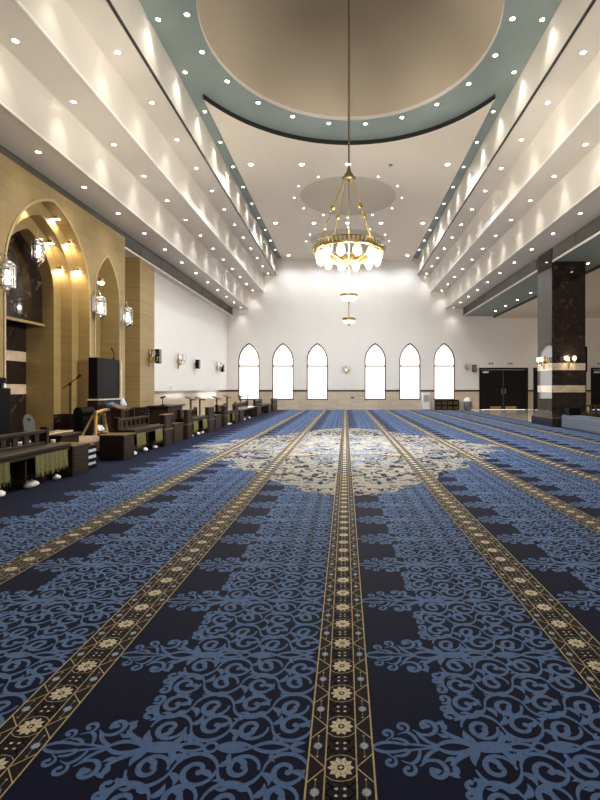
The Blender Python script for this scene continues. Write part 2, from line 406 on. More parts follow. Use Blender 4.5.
# ------------------------------------------------------------------ stepped ceiling
def steps(side):
    m = MB(); X = lambda a: CX+side*a
    a0 = A0 if side < 0 else AR
    prof = [(a0, Z0, 0), (a0, Z1, 1), (A1, Z1, 0), (A1, Z2, 1), (A2, Z2, 0), (A2, Z3, 1), (A3, Z3, 0), (A3, ZT+.05, 1)]
    for (a, z, _), (a2, z2, mi) in zip(prof[:-1], prof[1:]):
        v = [(X(a),YB,z),(X(a),YF,z),(X(a2),YF,z2),(X(a2),YB,z2)]
        m.add(v, [(0,1,2,3) if side < 0 else (3,2,1,0)], mi if z != z2 else 0)
    return m
struct('ceiling_left', steps(-1), [M['soffit'], M['riser']], 'stepped white soffits along the left side of the hall')
struct('ceiling_right', steps(1), [M['soffit'], M['riser']], 'stepped white soffits along the right side of the hall')
m = MB(); m.add([(-9,YB,Z0),(CX-A0,YB,Z0),(CX-A0,YF,Z0),(-9,YF,Z0)], [(0,1,2,3)]); struct('ceiling_wall_strip', m, M['soffit'], 'narrow soffit above the left wall')
# right aisle: teal band, then a cream panel hung just below
XB = 8.9
m = MB(); m.add([(CX+AR,YB,Z0),(CX+AR,YF,Z0),(XR,YF,Z0),(XR,YB,Z0)], [(0,1,2,3)]); struct('ceiling_aisle_band', m, M['teal'], 'teal painted band of the right aisle ceiling')
m = MB(); m.add([(XB,YB,Z0-.12),(XB,YF,Z0-.12),(XR,YF,Z0-.12),(XR,YB,Z0-.12)], [(0,1,2,3)], 0); m.add([(XB,YB,Z0-.12),(XB,YF,Z0-.12),(XB,YF,Z0),(XB,YB,Z0)], [(0,1,2,3)], 1)
struct('ceiling_aisle_panel', m, [M['cream'], M['blacktrim']], 'cream panel of the right aisle ceiling')
# trims on the lower riser edges
n = 2
for side in (-1, 1):
    for a, z, mat in ((A3, Z3, 'blacktrim'), (A2, Z2, 'whitetrim'), (A1, Z1, 'whitetrim'), (A0, Z0, 'whitetrim')):
        x = CX+side*(AR if (a == A0 and side > 0) else a); m = MB(); m.box(x-.02, x+.02, YB, YF-.01, z-.025, z+.025)
        struct('trim_%d' % n, m, M[mat], '%s edge line along the %s soffit on the %s side' % ('black' if mat == 'blacktrim' else 'white', {Z3: 'top', Z2: 'second', Z1: 'third', Z0: 'lowest'}[z], 'left' if side < 0 else 'right')); n += 1
# teal ceiling with a round opening, cream panels hung below it, tan dome above
RC, RD, RP = 10.35, 3.25, 4.38
circ = lambda r, n=72: [(CX+r*cos(2*pi*i/n), RC+r*sin(2*pi*i/n)) for i in range(n)]
m = MB(); holed([(CX-A3-.05,YB),(CX+A3+.05,YB),(CX+A3+.05,YF),(CX-A3-.05,YF)], [circ(RD)], lambda x, y: (x, y, ZT), m)
struct('ceiling', m, M['teal'], 'teal upper ceiling with the round dome opening')
m = MB(); C0 = circ(RD); m.strip([(x,y,ZT-.01) for x,y in C0], [(x,y,ZT+.10) for x,y in C0], 1, closed=True)
RA = 1.5; Rs = (RD*RD+RA*RA)/(2*RA)
prof = [(RD*cos(0.5*pi*i/12), ZT+.10 + sqrt(max(0, Rs*Rs-(RD*cos(0.5*pi*i/12))**2))-(Rs-RA)) for i in range(12)]+[(0.01, ZT+.10+RA)]
m.lathe(prof, (CX, RC, 0), 72, 0)
struct('ceiling_dome', m, [M['tan'], M['whitetrim']], 'shallow tan dome over the chandelier')
PW = 3.88; al = math.acos(PW/RP)
DISCS = [18.8, 24.4]; DR = 1.92
def panel(far):
    arc = [(CX+RP*cos(al+(pi-2*al)*i/40), RC+(1 if far else -1)*RP*sin(al+(pi-2*al)*i/40)) for i in range(41)]
    yend = YF if far else YB
    outer = arc+[(CX-PW, yend), (CX+PW, yend)]
    holes = [[(CX+DR*cos(2*pi*i/56), y+DR*sin(2*pi*i/56)) for i in range(56)] for y in DISCS] if far else []
    m = MB(); holed(outer, holes, lambda x, y: (x, y, ZC), m, 0)
    m.strip([(x,y,ZC) for x,y in outer], [(x,y,ZC+.05) for x,y in outer], 1, closed=True)
    m.strip([(x,y,ZC+.05) for x,y in outer], [(x,y,ZT) for x,y in outer], 2, closed=True)
    for h in holes:
        c = (sum(p[0] for p in h)/56, sum(p[1] for p in h)/56)
        m.strip([(x,y,ZC) for x,y in h], [(x,y,ZC+.02) for x,y in h], 3, closed=True)
        m.add([(x,y,ZC+.02) for x,y in h], [tuple(range(56))], 3)
    return m
struct('ceiling_panel_far', panel(True), [M['cream'], M['blacktrim'], M['blacktrim'], M['tandisc']], 'cream ceiling panel beyond the dome with two tan discs')
struct('ceiling_panel_near', panel(False), [M['cream'], M['blacktrim'], M['blacktrim']], 'cream ceiling panel over the viewer')

# air grilles in the lowest riser
def grille(side, y0, y1, label):
    x = CX+side*(A0 if side < 0 else AR); s = -side
    t = thing('air_grille', (x, y0, 0), label, 'air grille', 'long air grilles under the lowest soffits')
    zz0, zz1 = Z0+.09, Z1-.05
    m = MB(); L = y1-y0
    for z in (zz0-.03, zz1): m.box(min(0, s*.035), max(0, s*.035), 0, L, z, z+.03)
    m.build('grille_frame', M['ventmetal'], t)
    m = MB(); m.add([(s*.006,0,zz0),(s*.006,L,zz0),(s*.006,L,zz1),(s*.006,0,zz1)], [(0,1,2,3)])
    m.build('backing', M['black'], t)
    m = MB(); k = 7
    for i in range(k):
        z = zz0+(i+.5)*(zz1-zz0)/k
        m.add([(s*.008,0,z-.022),(s*.008,L,z-.022),(s*.03,L,z+.022),(s*.03,0,z+.022)], [(0,1,2,3)])
    yy = 0.0
    while yy < L: m.box(min(s*.008, s*.03), max(s*.008, s*.03), yy, min(L, yy+.03), zz0, zz1); yy += 1.66
    m.build('slats', M['ventmetal'], t)
grille(-1, 0.5, YF-.1, 'long metal air grille above the sandstone and white walls on the left')
grille(1, 1.0, 15.88, 'long metal air grille between the viewer and the marble column')
grille(1, 17.2, YF-.1, 'long metal air grille between the marble column and the far wall')

# ------------------------------------------------------------------ downlights
def spot_data(name, e, ang, col, rad=.04, blend=.6):
    l = bpy.data.lights.new(name, 'SPOT'); l.energy = e; l.spot_size = radians(ang); l.spot_blend = blend; l.color = col; l.shadow_soft_size = rad
    return l
WARM = (1.0, 0.95, 0.88); COOL = (0.93, 0.96, 1.0)
L_SOFFIT = spot_data('soffit_lamp', 19, 88, WARM, .10, .9)
L_RING = spot_data('ring_lamp', 25, 96, WARM, .10, .9)
L_BIG = spot_data('ceiling_lamp', 125, 140, COOL)
L_WASH = spot_data('wall_wash_lamp', 85, 150, COOL, .1, 1.0)
L_TINY = spot_data('disc_lamp', 14, 110, WARM)
L_ARCH = spot_data('arch_lamp', 14, 150, (1, .80, .5))
dl_mesh = {}
def downlight(x, y, z, r, label, group, light, lens='lens', name='downlight'):
    t = thing(name, (x, y, z), label, 'ceiling light', group)
    key = (r, lens)
    if key not in dl_mesh:
        a = MB().lathe([(r*.98, -.001), (r*1.0, -.012), (r*1.3, -.010), (r*1.36, 0)], n=16); b_ = MB(); b_.add([(r*cos(2*pi*i/16), r*sin(2*pi*i/16), -.006) for i in range(16)], [tuple(range(15,-1,-1))])
        oa = a.build('trim_ring', M['whitetrim'], t); ob = b_.build('lamp_lens', M[lens], t); dl_mesh[key] = (oa, ob)
    else:
        for s in dl_mesh[key]:
            c = s.copy(); COL.objects.link(c); c.parent = t
    l = bpy.data.objects.new('lamp', light); COL.objects.link(l); l.parent = t; l.location = (0, 0, -.03)
    return t
def inframe(x, y, z, mg=25):
    if y < .3: return False
    u, v = proj(x, y, z); return -mg < u < 600+mg and -mg < v < 800+mg
SY = [9.45+1.66*k for k in range(-6, 12)]
for side, sn in ((-1, 'left'), (1, 'right')):
    for a, z, nm in ((4.72, Z3, 'highest'), (5.62, Z2, 'middle'), (6.33, Z1, 'lowest')):
        ys = [y for y in SY if inframe(CX+side*a, y, z)][::-1]
        for i, y in enumerate(ys):
            downlight(CX+side*a, y, z, .05, '%s downlight from the far wall in the %s %s soffit' % (ORD[i], nm, sn), 'downlights of the %s %s soffit' % (nm, sn), L_SOFFIT)
    ys = [y for y in [11.53-1.645*2+1.645*k for k in range(13)] if inframe(CX+side*4.07, y, ZT) and y < YF-.1][::-1]
    for i, y in enumerate(ys):
        downlight(CX+side*4.075, y, ZT, .045, '%s downlight from the far wall in the %s teal strip' % (ORD[i], sn), 'downlights of the %s teal strip' % sn, L_RING)
ring = []
for k in range(20):
    th = radians(8.1+18*k); x, y = CX+3.47*sin(th), RC+3.47*cos(th)
    if inframe(x, y, ZT): ring.append((x, y))
ring.sort(key=lambda p: p[0])
for i, (x, y) in enumerate(ring):
    downlight(x, y, ZT, .05, 'dome-edge downlight in the teal ring, %s counted from the left' % ORD[i], 'downlights round the dome', L_RING)
for j, (y, xs) in enumerate(((16.0, (-3.25, -1.5, .09, 3.5)), (21.7, (-3.26, -1.47, .1, 1.65, 3.6)), (27.0, (-3.3, -1.6, .1, 1.75, 3.6)))):
    for i, x in enumerate(xs):
        downlight(x, y, ZC, .075, 'large bright white ceiling lamp, %s from the left in the %s row beyond the dome' % (ORD[i], ORD[j]), 'large lamps in the cream ceiling', L_WASH if j == 2 else L_BIG, 'lenscool', 'ceiling_lamp')
for j, yc in enumerate(DISCS):
    for k in range(12):
        th = radians(30*k); x, y = CX+2.17*sin(th), yc+2.17*cos(th)
        pos = ['farthest point', 'one step right of the far point', 'two steps right of the far point', 'right side', 'two steps right of the near point', 'one step right of the near point', 'nearest point',
               'one step left of the near point', 'two steps left of the near point', 'left side', 'two steps left of the far point', 'one step left of the far point'][k]
        downlight(x, y, ZC, .032, 'tiny light round the %s tan disc, %s' % (('nearer', 'farther')[j], pos), 'tiny lights round the %s tan disc' % ('nearer', 'farther')[j], L_TINY)
ys = [y for y in [16.15-1.66*2+1.66*k for k in range(9)] if inframe(8.4, y, Z0)][::-1]
for i, y in enumerate(ys):
    downlight(8.4, y, Z0, .055, '%s downlight from the far wall in the teal aisle band' % ORD[i], 'downlights of the teal aisle band', L_RING)
for i, y in enumerate([14, 17.5, 21, 24.5, 27]):
    if inframe(11.8, y, Z0): downlight(11.8, y, Z0-.12, .055, '%s downlight of the cream aisle ceiling counted from the viewer' % ORD[i], 'downlights of the cream aisle ceiling', L_RING)
t = thing('smoke_detector', (1.55, 16.05, ZC), 'small grey smoke detector on the cream ceiling beside the chandelier top', 'smoke detector')
MB().lathe([(.07, 0), (.07, -.02), (.05, -.045), (.001, -.05)], n=16).build('body', M['greyplastic'], t)
MB().lathe([(.052, -.044), (.056, -.05), (.03, -.056)], n=16).build('sensor_ring', M['whiteplastic'], t)
# arch spots in the mihrab
def archz(off, hw, spring, apex):
    r = apex-spring; RR = (hw*hw+r*r)/(2*hw); return spring+sqrt(max(0, RR*RR-(off-(hw-RR))**2))
for x, off, hw, ap, lab in ((XM-.22, .44, 1.48, 5.50, 'spotlight pair near the point of the outer mihrab arch'), (XM-.22, .98, 1.48, 5.50, 'spotlight pair halfway down the right side of the outer mihrab arch'),
                            (XM-.22, 1.34, 1.48, 5.50, 'lowest spotlight pair on the right side of the outer mihrab arch'), (XM-.50, .66, 1.20, 5.20, 'upper spotlight pair on the right side of the inner mihrab arch'),
                            (XM-.50, 1.05, 1.20, 5.20, 'lower spotlight pair on the right side of the inner mihrab arch'), (XM-.22, -.6, 1.48, 5.50, 'spotlight pair left of the point of the outer mihrab arch')):
    z = archz(abs(off), hw, 3.60, ap); y = MC+off
    t = thing('arch_spotlight', (x, y, z-.03), lab, 'spotlight', 'spotlights in the mihrab arches')
    for dx in (-.055, .055):
        MB().lathe([(.045, .05), (.045, -.02), (.04, -.03)], (dx, 0, 0), 14).build('spot_body', M['brass'], t)
        m = MB(); m.add([(dx+.044*cos(2*pi*i/14), .044*sin(2*pi*i/14), -.032) for i in range(14)], [tuple(range(13,-1,-1))]); m.build('lamp_lens', M['lens'], t)
    l = bpy.data.objects.new('lamp', L_ARCH); COL.objects.link(l); l.parent = t; l.location = (.0, 0, -.06)
t = thing('arch_spotlight', (XM-.06, 12.70, 4.22), 'single spotlight glaring high in the small pointed arch', 'spotlight')
MB().lathe([(.06, .06), (.06, -.03), (.05, -.04)], n=14).tube([(0,0,.05),(-.45,0,.2)], .012).build('spot_body', M['brass'], t)
MB().lathe([(.055, -.03), (.08, -.05), (.06, -.09), (.001, -.11)], n=14).build('lamp_lens', M['lens'], t)
l = bpy.data.objects.new('lamp', L_ARCH); COL.objects.link(l); l.parent = t; l.location = (0, 0, -.08)

# ------------------------------------------------------------------ chandelier
def plight(x, y, z, e, col, r=.1, parent=None):
    d = bpy.data.lights.new('lamp', 'POINT'); d.energy = e; d.color = col; d.shadow_soft_size = r
    o = bpy.data.objects.new('lamp', d); COL.objects.link(o); o.location = (x, y, z)
    if parent: o.parent = parent
    return o
CH = thing('chandelier', (.075, RC, 0), 'large gold ring chandelier with glowing glass shades hanging from the tan dome', 'chandelier')
MB().tube([(0,0,6.0),(0,0,ZT+.10+RA-.005)], .022).build('rod', M['bronze'], CH)
MB().lathe([(.02,.20),(.04,.17),(.05,.10),(.12,.0),(.16,-.05),(.10,-.08),(.02,-.09)], (0,0,6.0), 16).build('crown_hub', M['bronze'], CH)
RR_, ZR = .77, 4.30
for k in range(4):
    a = radians(35+90*k); top = Vector((.12*cos(a), .12*sin(a), 5.92)); bot = Vector((RR_*cos(a), RR_*sin(a), ZR+.12))
    p = MB().tube([top, bot], .012, 8).build('suspension_rod', M['brass'], CH)
    mid = top.lerp(bot, .47); MB().lathe([(.001,-.06),(.045,-.035),(.06,0),(.045,.035),(.001,.06)], mid, 12).build('rod_ball', M['brass'], p)
MB().tube([(0,0,5.9),(0,0,4.1)], .012, 8).build('centre_rod', M['bronze'], CH)
m = MB(); m.lathe([(RR_-.03,0),(RR_+.02,0),(RR_+.03,.03),(RR_+.03,.16),(RR_-.03,.18),(RR_-.05,.14),(RR_-.03,0)], (0,0,ZR), 64); m.build('ring_band', M['brass'], CH)
m = MB()
for k in range(56):
    a = 2*pi*k/56; m.lathe([(.001,-.10),(.022,-.05),(.024,0),(.001,.005)], ((RR_+.035)*cos(a), (RR_+.035)*sin(a), ZR+.13), 6)
m.build('crystal_fringe', M['crystal'], CH)
for k in range(12):
    a = 2*pi*(k+.5)/12; x, y = .665*cos(a), .665*sin(a)
    p = MB().tube([(RR_*cos(a), RR_*sin(a), ZR+.05), (x, y, ZR+.12), (x, y, ZR+.05)], .012, 8).lathe([(.02,.10),(.06,.06),(.065,.02)], (x, y, ZR-.02), 12).build('lamp_arm', M['brass'], CH)
    MB().lathe([(.045,.02),(.07,-.03),(.095,-.10),(.085,-.17),(.045,-.23),(.001,-.245)], (x, y, ZR), 16).build('glass_shade', M['shade'], p)
for k in range(8):
    a = 2*pi*k/8; m = MB(); m.tube([(RR_*(1-q)**.6*cos(a)*1.0 if q < 1 else .02*cos(a), RR_*(1-q)**.6*sin(a) if q < 1 else .02*sin(a), ZR-.02-.22*q) for q in (0,.2,.4,.6,.8,.95,1)], .012, 6); m.build('basket_rib', M['brass'], CH)
MB().lathe([(.001,-.10),(.03,-.06),(.07,0),(.03,.05),(.02,.10)], (0,0,4.08), 14).build('finial', M['brass'], CH)
MB().tube([(0,0,4.0),(0,0,2.72)], .011, 8).build('lower_rod', M['brass'], CH)
for z, r in ((3.36, .185), (2.83, .14)):
    p = MB().lathe([(r*1.05,.02),(r*1.08,.0),(r*1.02,-.03)], (0,0,z), 24).lathe([(.001,-.65*r-.07),(.03,-.65*r-.03),(.02,-.65*r+.01)], (0,0,z), 10).build('bowl_rim', M['brass'], CH)
    MB().lathe([(r*1.0,-.005),(r*.97,-.06),(r*.7,-.5*r-.03),(r*.2,-.65*r-.02),(.001,-.65*r-.02)], (0,0,z), 24).build('bowl_lamp', M['bowl'], p)
    plight(.0, 0, z+.15, 25, (1,.85,.6), .08, CH)
for k in range(6): plight(.665*cos(pi*(2*k+.5)/6), .665*sin(pi*(2*k+.5)/6), ZR-.32, 110, (1.0, .94, .84), .05, CH)


# ------------------------------------------------------------------ marble column on the right
t = thing('column', (7.045, 15.9, 0), 'tall square dark brown marble column with beige bands', 'column', kind='structure')
m = MB(); W_, D_ = 1.14, 1.2
for z0, z1, k in ((.5,1.15,0),(1.15,1.39,1),(1.39,1.91,0),(1.91,2.15,1),(2.15,Z0,0)):
    m.box(0, W_, 0, D_, z0, z1, k)
m.box(0, .11, 0, D_, Z0, Z1, 0)
m.build('shaft', [M['darkmarble'], M['beigemarble']], t)
m = MB(); m.box(-.16, 1.30, -.4, 1.36, 0, .27); m.frustum((-.16,1.30,-.4,1.36), .27, (-.01,1.15,-.01,1.21), .52); m.build('plinth', M['darkmarble'], t)

# ------------------------------------------------------------------ lanterns and sconces
def lantern(x, y, z, label, bracket=None, h=.56, chain=None):
    t = thing('lantern', (x, y, z), label, 'lantern', 'glass lanterns on the sandstone wall')
    r = .125
    MB().lathe([(.03,.36*h+.1),(.05,.36*h+.07),(r*.7,.5*h),(r*.98,.42*h),(r,.40*h)], n=20).build('cap', M['steel'], t)
    MB().lathe([(r*.98,.40*h),(r,.3*h),(r,-.33*h),(r*.8,-.42*h),(r*.5,-.47*h)], n=20).build('glass_cylinder', M['glass'], t)
    MB().lathe([(r*.52,-.46*h),(r*.4,-.50*h),(.03,-.53*h),(.02,-.60*h),(.001,-.63*h)], n=16).build('finial', M['steel'], t)
    m = MB()
    for zz in (.30*h, -.02*h, -.34*h): m.lathe([(r*1.0,zz-.008),(r*1.06,zz),(r*1.0,zz+.008)], n=20)
    for k in range(8): a = 2*pi*k/8; m.tube([(r*1.02*cos(a), r*1.02*sin(a), -.34*h), (r*1.02*cos(a), r*1.02*sin(a), .4*h)], .005, 5)
    m.build('cage', M['steel'], t)
    MB().lathe([(.001,.24*h),(.06,.22*h),(.065,.12*h),(.001,.10*h)], n=12).lathe([(.001,-.12*h),(.06,-.14*h),(.065,-.25*h),(.001,-.27*h)], n=12).build('lamp_tube', M['tube'], t)
    if bracket is not None:
        MB().box(-bracket-.0, -bracket+.03, -.07, .07, -.1, .3).tube([(-bracket,0,.15),(-bracket*.6,0,.42),(-.05,0,.46),(0,0,.36*h+.1)], .014, 8).build('bracket', M['steel'], t)
    if chain: MB().tube([(0,0,.36*h+.09),(0,0,chain)], .008, 6).build('chain', M['steel'], t)
    plight(0, 0, 0, 5, (1, .93, .8), .06, t)
lantern(-6.38, 8.8, 3.40, 'glass lantern on the sandstone wall left of the mihrab, cut by the picture edge', .22)
lantern(-6.38, 12.15, 3.40, 'glass lantern between the mihrab niche and the small pointed arch', .22)
lantern(-6.38, 13.66, 3.38, 'glass lantern at the right end of the sandstone wall', .22)
lantern(-7.0, 10.62, 4.42, 'glass lantern hanging inside the mihrab niche', None, .56, .5)
def sconce(x, y, z, nrm, label, s=1.0, lit=True, arms=2):
    t = thing('wall_sconce', (x, y, z), label, 'wall sconce', 'gold wall sconces'); nx, ny = nrm; tx, ty = -ny, nx
    P = lambda a, b_, c: (nx*a*s+tx*b_*s, ny*a*s+ty*b_*s, c*s)
    m = MB(); m.tube([P(.0,0,.0), P(.025,0,.0)], .085*s, 14); m.tube([P(.02,0,-.28),P(.05,0,-.1),P(.05,0,.2),P(.02,0,.34)], [.012*s,.03*s,.03*s,.01*s], 8); m.build('backplate', M['brass'], t)
    for k in range(arms):
        b_ = (k-(arms-1)/2)*.34
        a_ = MB().tube([P(.03,0,-.05), P(.12,b_*.5,-.13), P(.2,b_,-.06), P(.2,b_,.02)], .014*s, 8).lathe([(.02*s,0),(.06*s,.01*s),(.05*s,.03*s)], P(.2,b_,.02), 12).build('arm', M['brass'], t)
        MB().lathe([(.04*s,.03*s),(.085*s,.10*s),(.08*s,.18*s),(.055*s,.24*s)], P(.2,b_,.02), 14).build('glass_shade', M['bowl'] if lit else M['glass'], a_)
    if lit: plight(nx*.3*s, ny*.3*s, .2*s, 5, (1,.85,.6), .06, t)
sconce(.05, YF, 2.38, (0,-1), 'gold sconce on the far wall between the two middle windows', .9, False)
sconce(7.3, YF, 2.52, (0,-1), 'gold sconce on the far wall left of the double door', .85, False)
sconce(-6.8, 16.1, 2.32, (1,0), 'gold sconce with glass shades on the sandstone pier', 1.1, False)
sconce(XL, 19.7, 2.42, (1,0), 'gold sconce on the white wall nearest the sandstone pier', 1.1, False)
sconce(XL, 25.6, 2.42, (1,0), 'gold sconce on the white wall nearest the far corner', 1.1, False)
sconce(7.045, 16.5, 2.18, (-1,0), 'lit gold sconce on the hall side of the marble column', .8)
sconce(7.6, 15.9, 2.18, (0,-1), 'lit gold sconce on the front of the marble column', .8)
def speaker(x, y, z, nrm, label, h=.42):
    t = thing('wall_speaker', (x, y, z), label, 'speaker', 'black wall speakers'); nx, ny = nrm
    rz = atan2(ny, nx); t.rotation_euler.z = rz
    MB().box(.08, .24, -.12, .12, -h/2, h/2).build('cabinet', M['black'], t, bevel=.015)
    MB().box(0, .09, -.03, .03, -.04, .04).build('bracket', M['greyplastic'], t)
    MB().box(.241, .25, -.10, .10, -h/2+.03, h/2-.03).build('grille', M['greyplastic'], t)
speaker(-6.8, 16.5, 2.42, (1,0), 'black speaker on the edge of the sandstone pier', .5)
speaker(XL, 21.9, 2.42, (1,0), 'black speaker on the white wall between the two sconces', .42)
speaker(XL, 26.3, 2.42, (1,0), 'black speaker on the white wall near the far corner', .42)
speaker(7.72, YF, 2.48, (0,-1), 'black speaker on the far wall beside the double door', .42)
speaker(8.185, 16.35, 2.3, (1,0), 'tall black speaker on the right side of the marble column', .9)
# small fittings
t = thing('wall_outlet', (.42, YF-.012, .72), 'small dark outlet plate low on the far wall below the middle sconce', 'outlet'); MB().box(-.12,.12,-.015,0,-.05,.05).build('plate', M['greyplastic'], t); MB().box(-.05,.05,-.02,-.015,-.025,.025).build('socket', M['black'], t)
t = thing('wall_box', (XL, 18.9, 1.38), 'small round white box on the left wall above the dado', 'wall box'); MB().tube([(0,0,0),(.06,0,0)], .08, 14).build('body', M['whiteplastic'], t); MB().tube([(.06,0,0),(.07,0,0)], .04, 12).build('cap', M['whiteplastic'], t)
# things along the far wall
t = thing('water_cooler', (4.78, YF-.35, 0), 'white upright cooler cabinet between the two right-hand windows', 'cooler')
MB().box(-.21,.21,-.18,.18,.03,1.02).build('body', M['whiteplastic'], t, bevel=.02); m = MB()
for k in range(9): m.box(-.16,.16,-.19,-.18,.5+.045*k,.52+.045*k)
m.build('louvre', M['greyplastic'], t); MB().box(-.2,.2,-.16,.16,0,.03).build('base', M['greyplastic'], t)
t = thing('shelf_unit', (6.03, YF-.3, 0), 'low dark wooden shelf full of books under the window nearest the doors', 'bookshelf')
MB().box(-.7,.7,-.17,.17,.56,.60).box(-.7,.7,-.17,.17,0,.05).box(-.7,-.66,-.17,.17,.05,.56).box(.66,.7,-.17,.17,.05,.56).box(-.66,.66,.14,.17,.05,.56).build('case', M['wooddark'], t)
MB().box(-.66,.66,-.16,.14,.29,.32).box(-.02,.02,-.16,.14,.05,.29).box(-.02,.02,-.16,.14,.32,.56).build('shelf', M['wooddark'], t)
bk = 0
for row, z in (('lower', .05), ('upper', .32)):
    for s, sd in ((-1, 'left'), (1, 'right')):
        for k in range(5):
            x = s*.34-.24+k*.12; hh = R.uniform(.15, .2)
            o = MB().box(x-.05, x+.05, -.13, .05, z, z+hh).build('book', M[('woodmid','cloth','wooddark','woodmid','cloth')[k]], loc=(6.03, YF-.3, 0.001))
            tag(o, '%s book from the left in the %s %s part of the low shelf' % (ORD[k], row, sd), 'book', 'books in the low shelf by the doors')
t = thing('waste_bin', (7.25, YF-.35, 0), 'grey bin with white domed lid left of the double door', 'bin')
MB().lathe([(.001,0),(.18,0),(.22,.03),(.235,.5),(.22,.52)], n=20).build('body', M['greyplastic'], t); MB().lathe([(.24,.5),(.24,.56),(.18,.68),(.08,.74),(.001,.75)], n=20).build('lid', M['whiteplastic'], t)

# ------------------------------------------------------------------ carpet
# one woven carpet: navy ground with raised scroll motifs, row borders and a central medallion
LANE, PER = 1.195, .5845
class Flat:                                     # collects flat coloured shapes: 2-D points, a height and a material
    def __init__(s): s.v = []; s.q = []; s.m = []; s.n = 0; s.h = 0
    def quadstrip(s, L, Rr, mi, z):
        n = len(L); s.v.append(np.column_stack([np.vstack([L, Rr]), np.full(2*n, z)]))
        i = np.arange(n-1); s.q.append(np.column_stack([i, n+i, n+i+1, i+1])+s.n); s.m.append(np.full(n-1, mi)); s.n += 2*n
    def stroke(s, pts, wid, mi, z):
        p = np.asarray(pts, float); d = np.gradient(p, axis=0); d /= np.linalg.norm(d, axis=1)[:, None]+1e-9
        nrm = np.column_stack([-d[:, 1], d[:, 0]]); wv = np.asarray(wid, float).reshape(-1, 1)/2
        s.quadstrip(p+nrm*wv, p-nrm*wv, mi, z)
    def arrays(s):
        return np.vstack(s.v), np.vstack(s.q), np.concatenate(s.m)
    def add_arrays(s, A, off, flip=False):
        v, q, m = A
        v = v.copy(); v[:, :2] += off
        s.v.append(v); s.q.append(q+s.n); s.m.append(m); s.n += len(v)
def scroll(F_, c, r, a0, sweep, mi=1, w0=.012, w1=.012, shrink=.3, n=20, tail=0.0, ball=True, z=0):
    """a spiral that starts at angle a0 on the circle and winds inward; tail adds a stem on its tangent"""
    t = np.linspace(0, 1, n); a = radians(a0)+radians(sweep)*t; rr = r*(1-(1-shrink)*t**1.15)
    p = np.column_stack([c[0]+rr*np.cos(a), c[1]+rr*np.sin(a)]); wd = w0+(w1-w0)*np.sin(pi*np.clip(t*1.0, 0, 1))*0.9
    wd = np.where(t < .45, w0*0.55+(w1*1.25-w0*.55)*np.sin(pi*t/.9), w1*1.25-(w1*.45)*(t-.45)/.55)
    if tail:
        sg = 1 if sweep > 0 else -1; d = np.array([-sin(radians(a0)), cos(radians(a0))])*sg
        k = max(3, n//4); u = np.linspace(1, 0, k, endpoint=False)
        tp = p[0]-d*tail*u[:, None]+np.column_stack([np.cos(a[:1]), np.sin(a[:1])])*(.18*tail*u**2)[:, None]
        p = np.vstack([tp, p]); wd = np.concatenate([np.linspace(w0*.3, wd[0], k), wd])
    F_.stroke(p, wd, mi, z)
    if ball and n > 10:
        e = p[-1]; b = w1*.72; k = 8; an = np.linspace(0, pi, 5)
        F_.quadstrip(np.column_stack([e[0]-b*np.cos(an), e[1]+b*np.sin(an)]), np.column_stack([e[0]-b*np.cos(an), e[1]-b*np.sin(an)]), mi, z+.0003)
def leaf(F_, p, ang, L, W, mi=1, bend=.25, n=8, z=0):
    t = np.linspace(0, 1, n); a = radians(ang); d = np.array([cos(a), sin(a)]); q = np.array([-sin(a), cos(a)])
    pts = np.asarray(p)+np.outer(t*L, d)+np.outer(bend*L*np.sin(pi*t)*.5, q)
    F_.stroke(pts, np.maximum(.0015, W*np.sin(pi*t**.8)**.9), mi, z)
def curve(F_, ctrl, w0, w1, mi=1, n=14, z=0):
    P = [np.asarray(c, float) for c in ctrl]; t = np.linspace(0, 1, n)[:, None]
    if len(P) == 3: p = (1-t)**2*P[0]+2*t*(1-t)*P[1]+t*t*P[2]
    else: p = (1-t)**3*P[0]+3*t*(1-t)**2*P[1]+3*t*t*(1-t)*P[2]+t**3*P[3]
    tt = t[:, 0]; F_.stroke(p, np.maximum(.002, w0+(w1-w0)*np.sin(pi*tt)), mi, z)

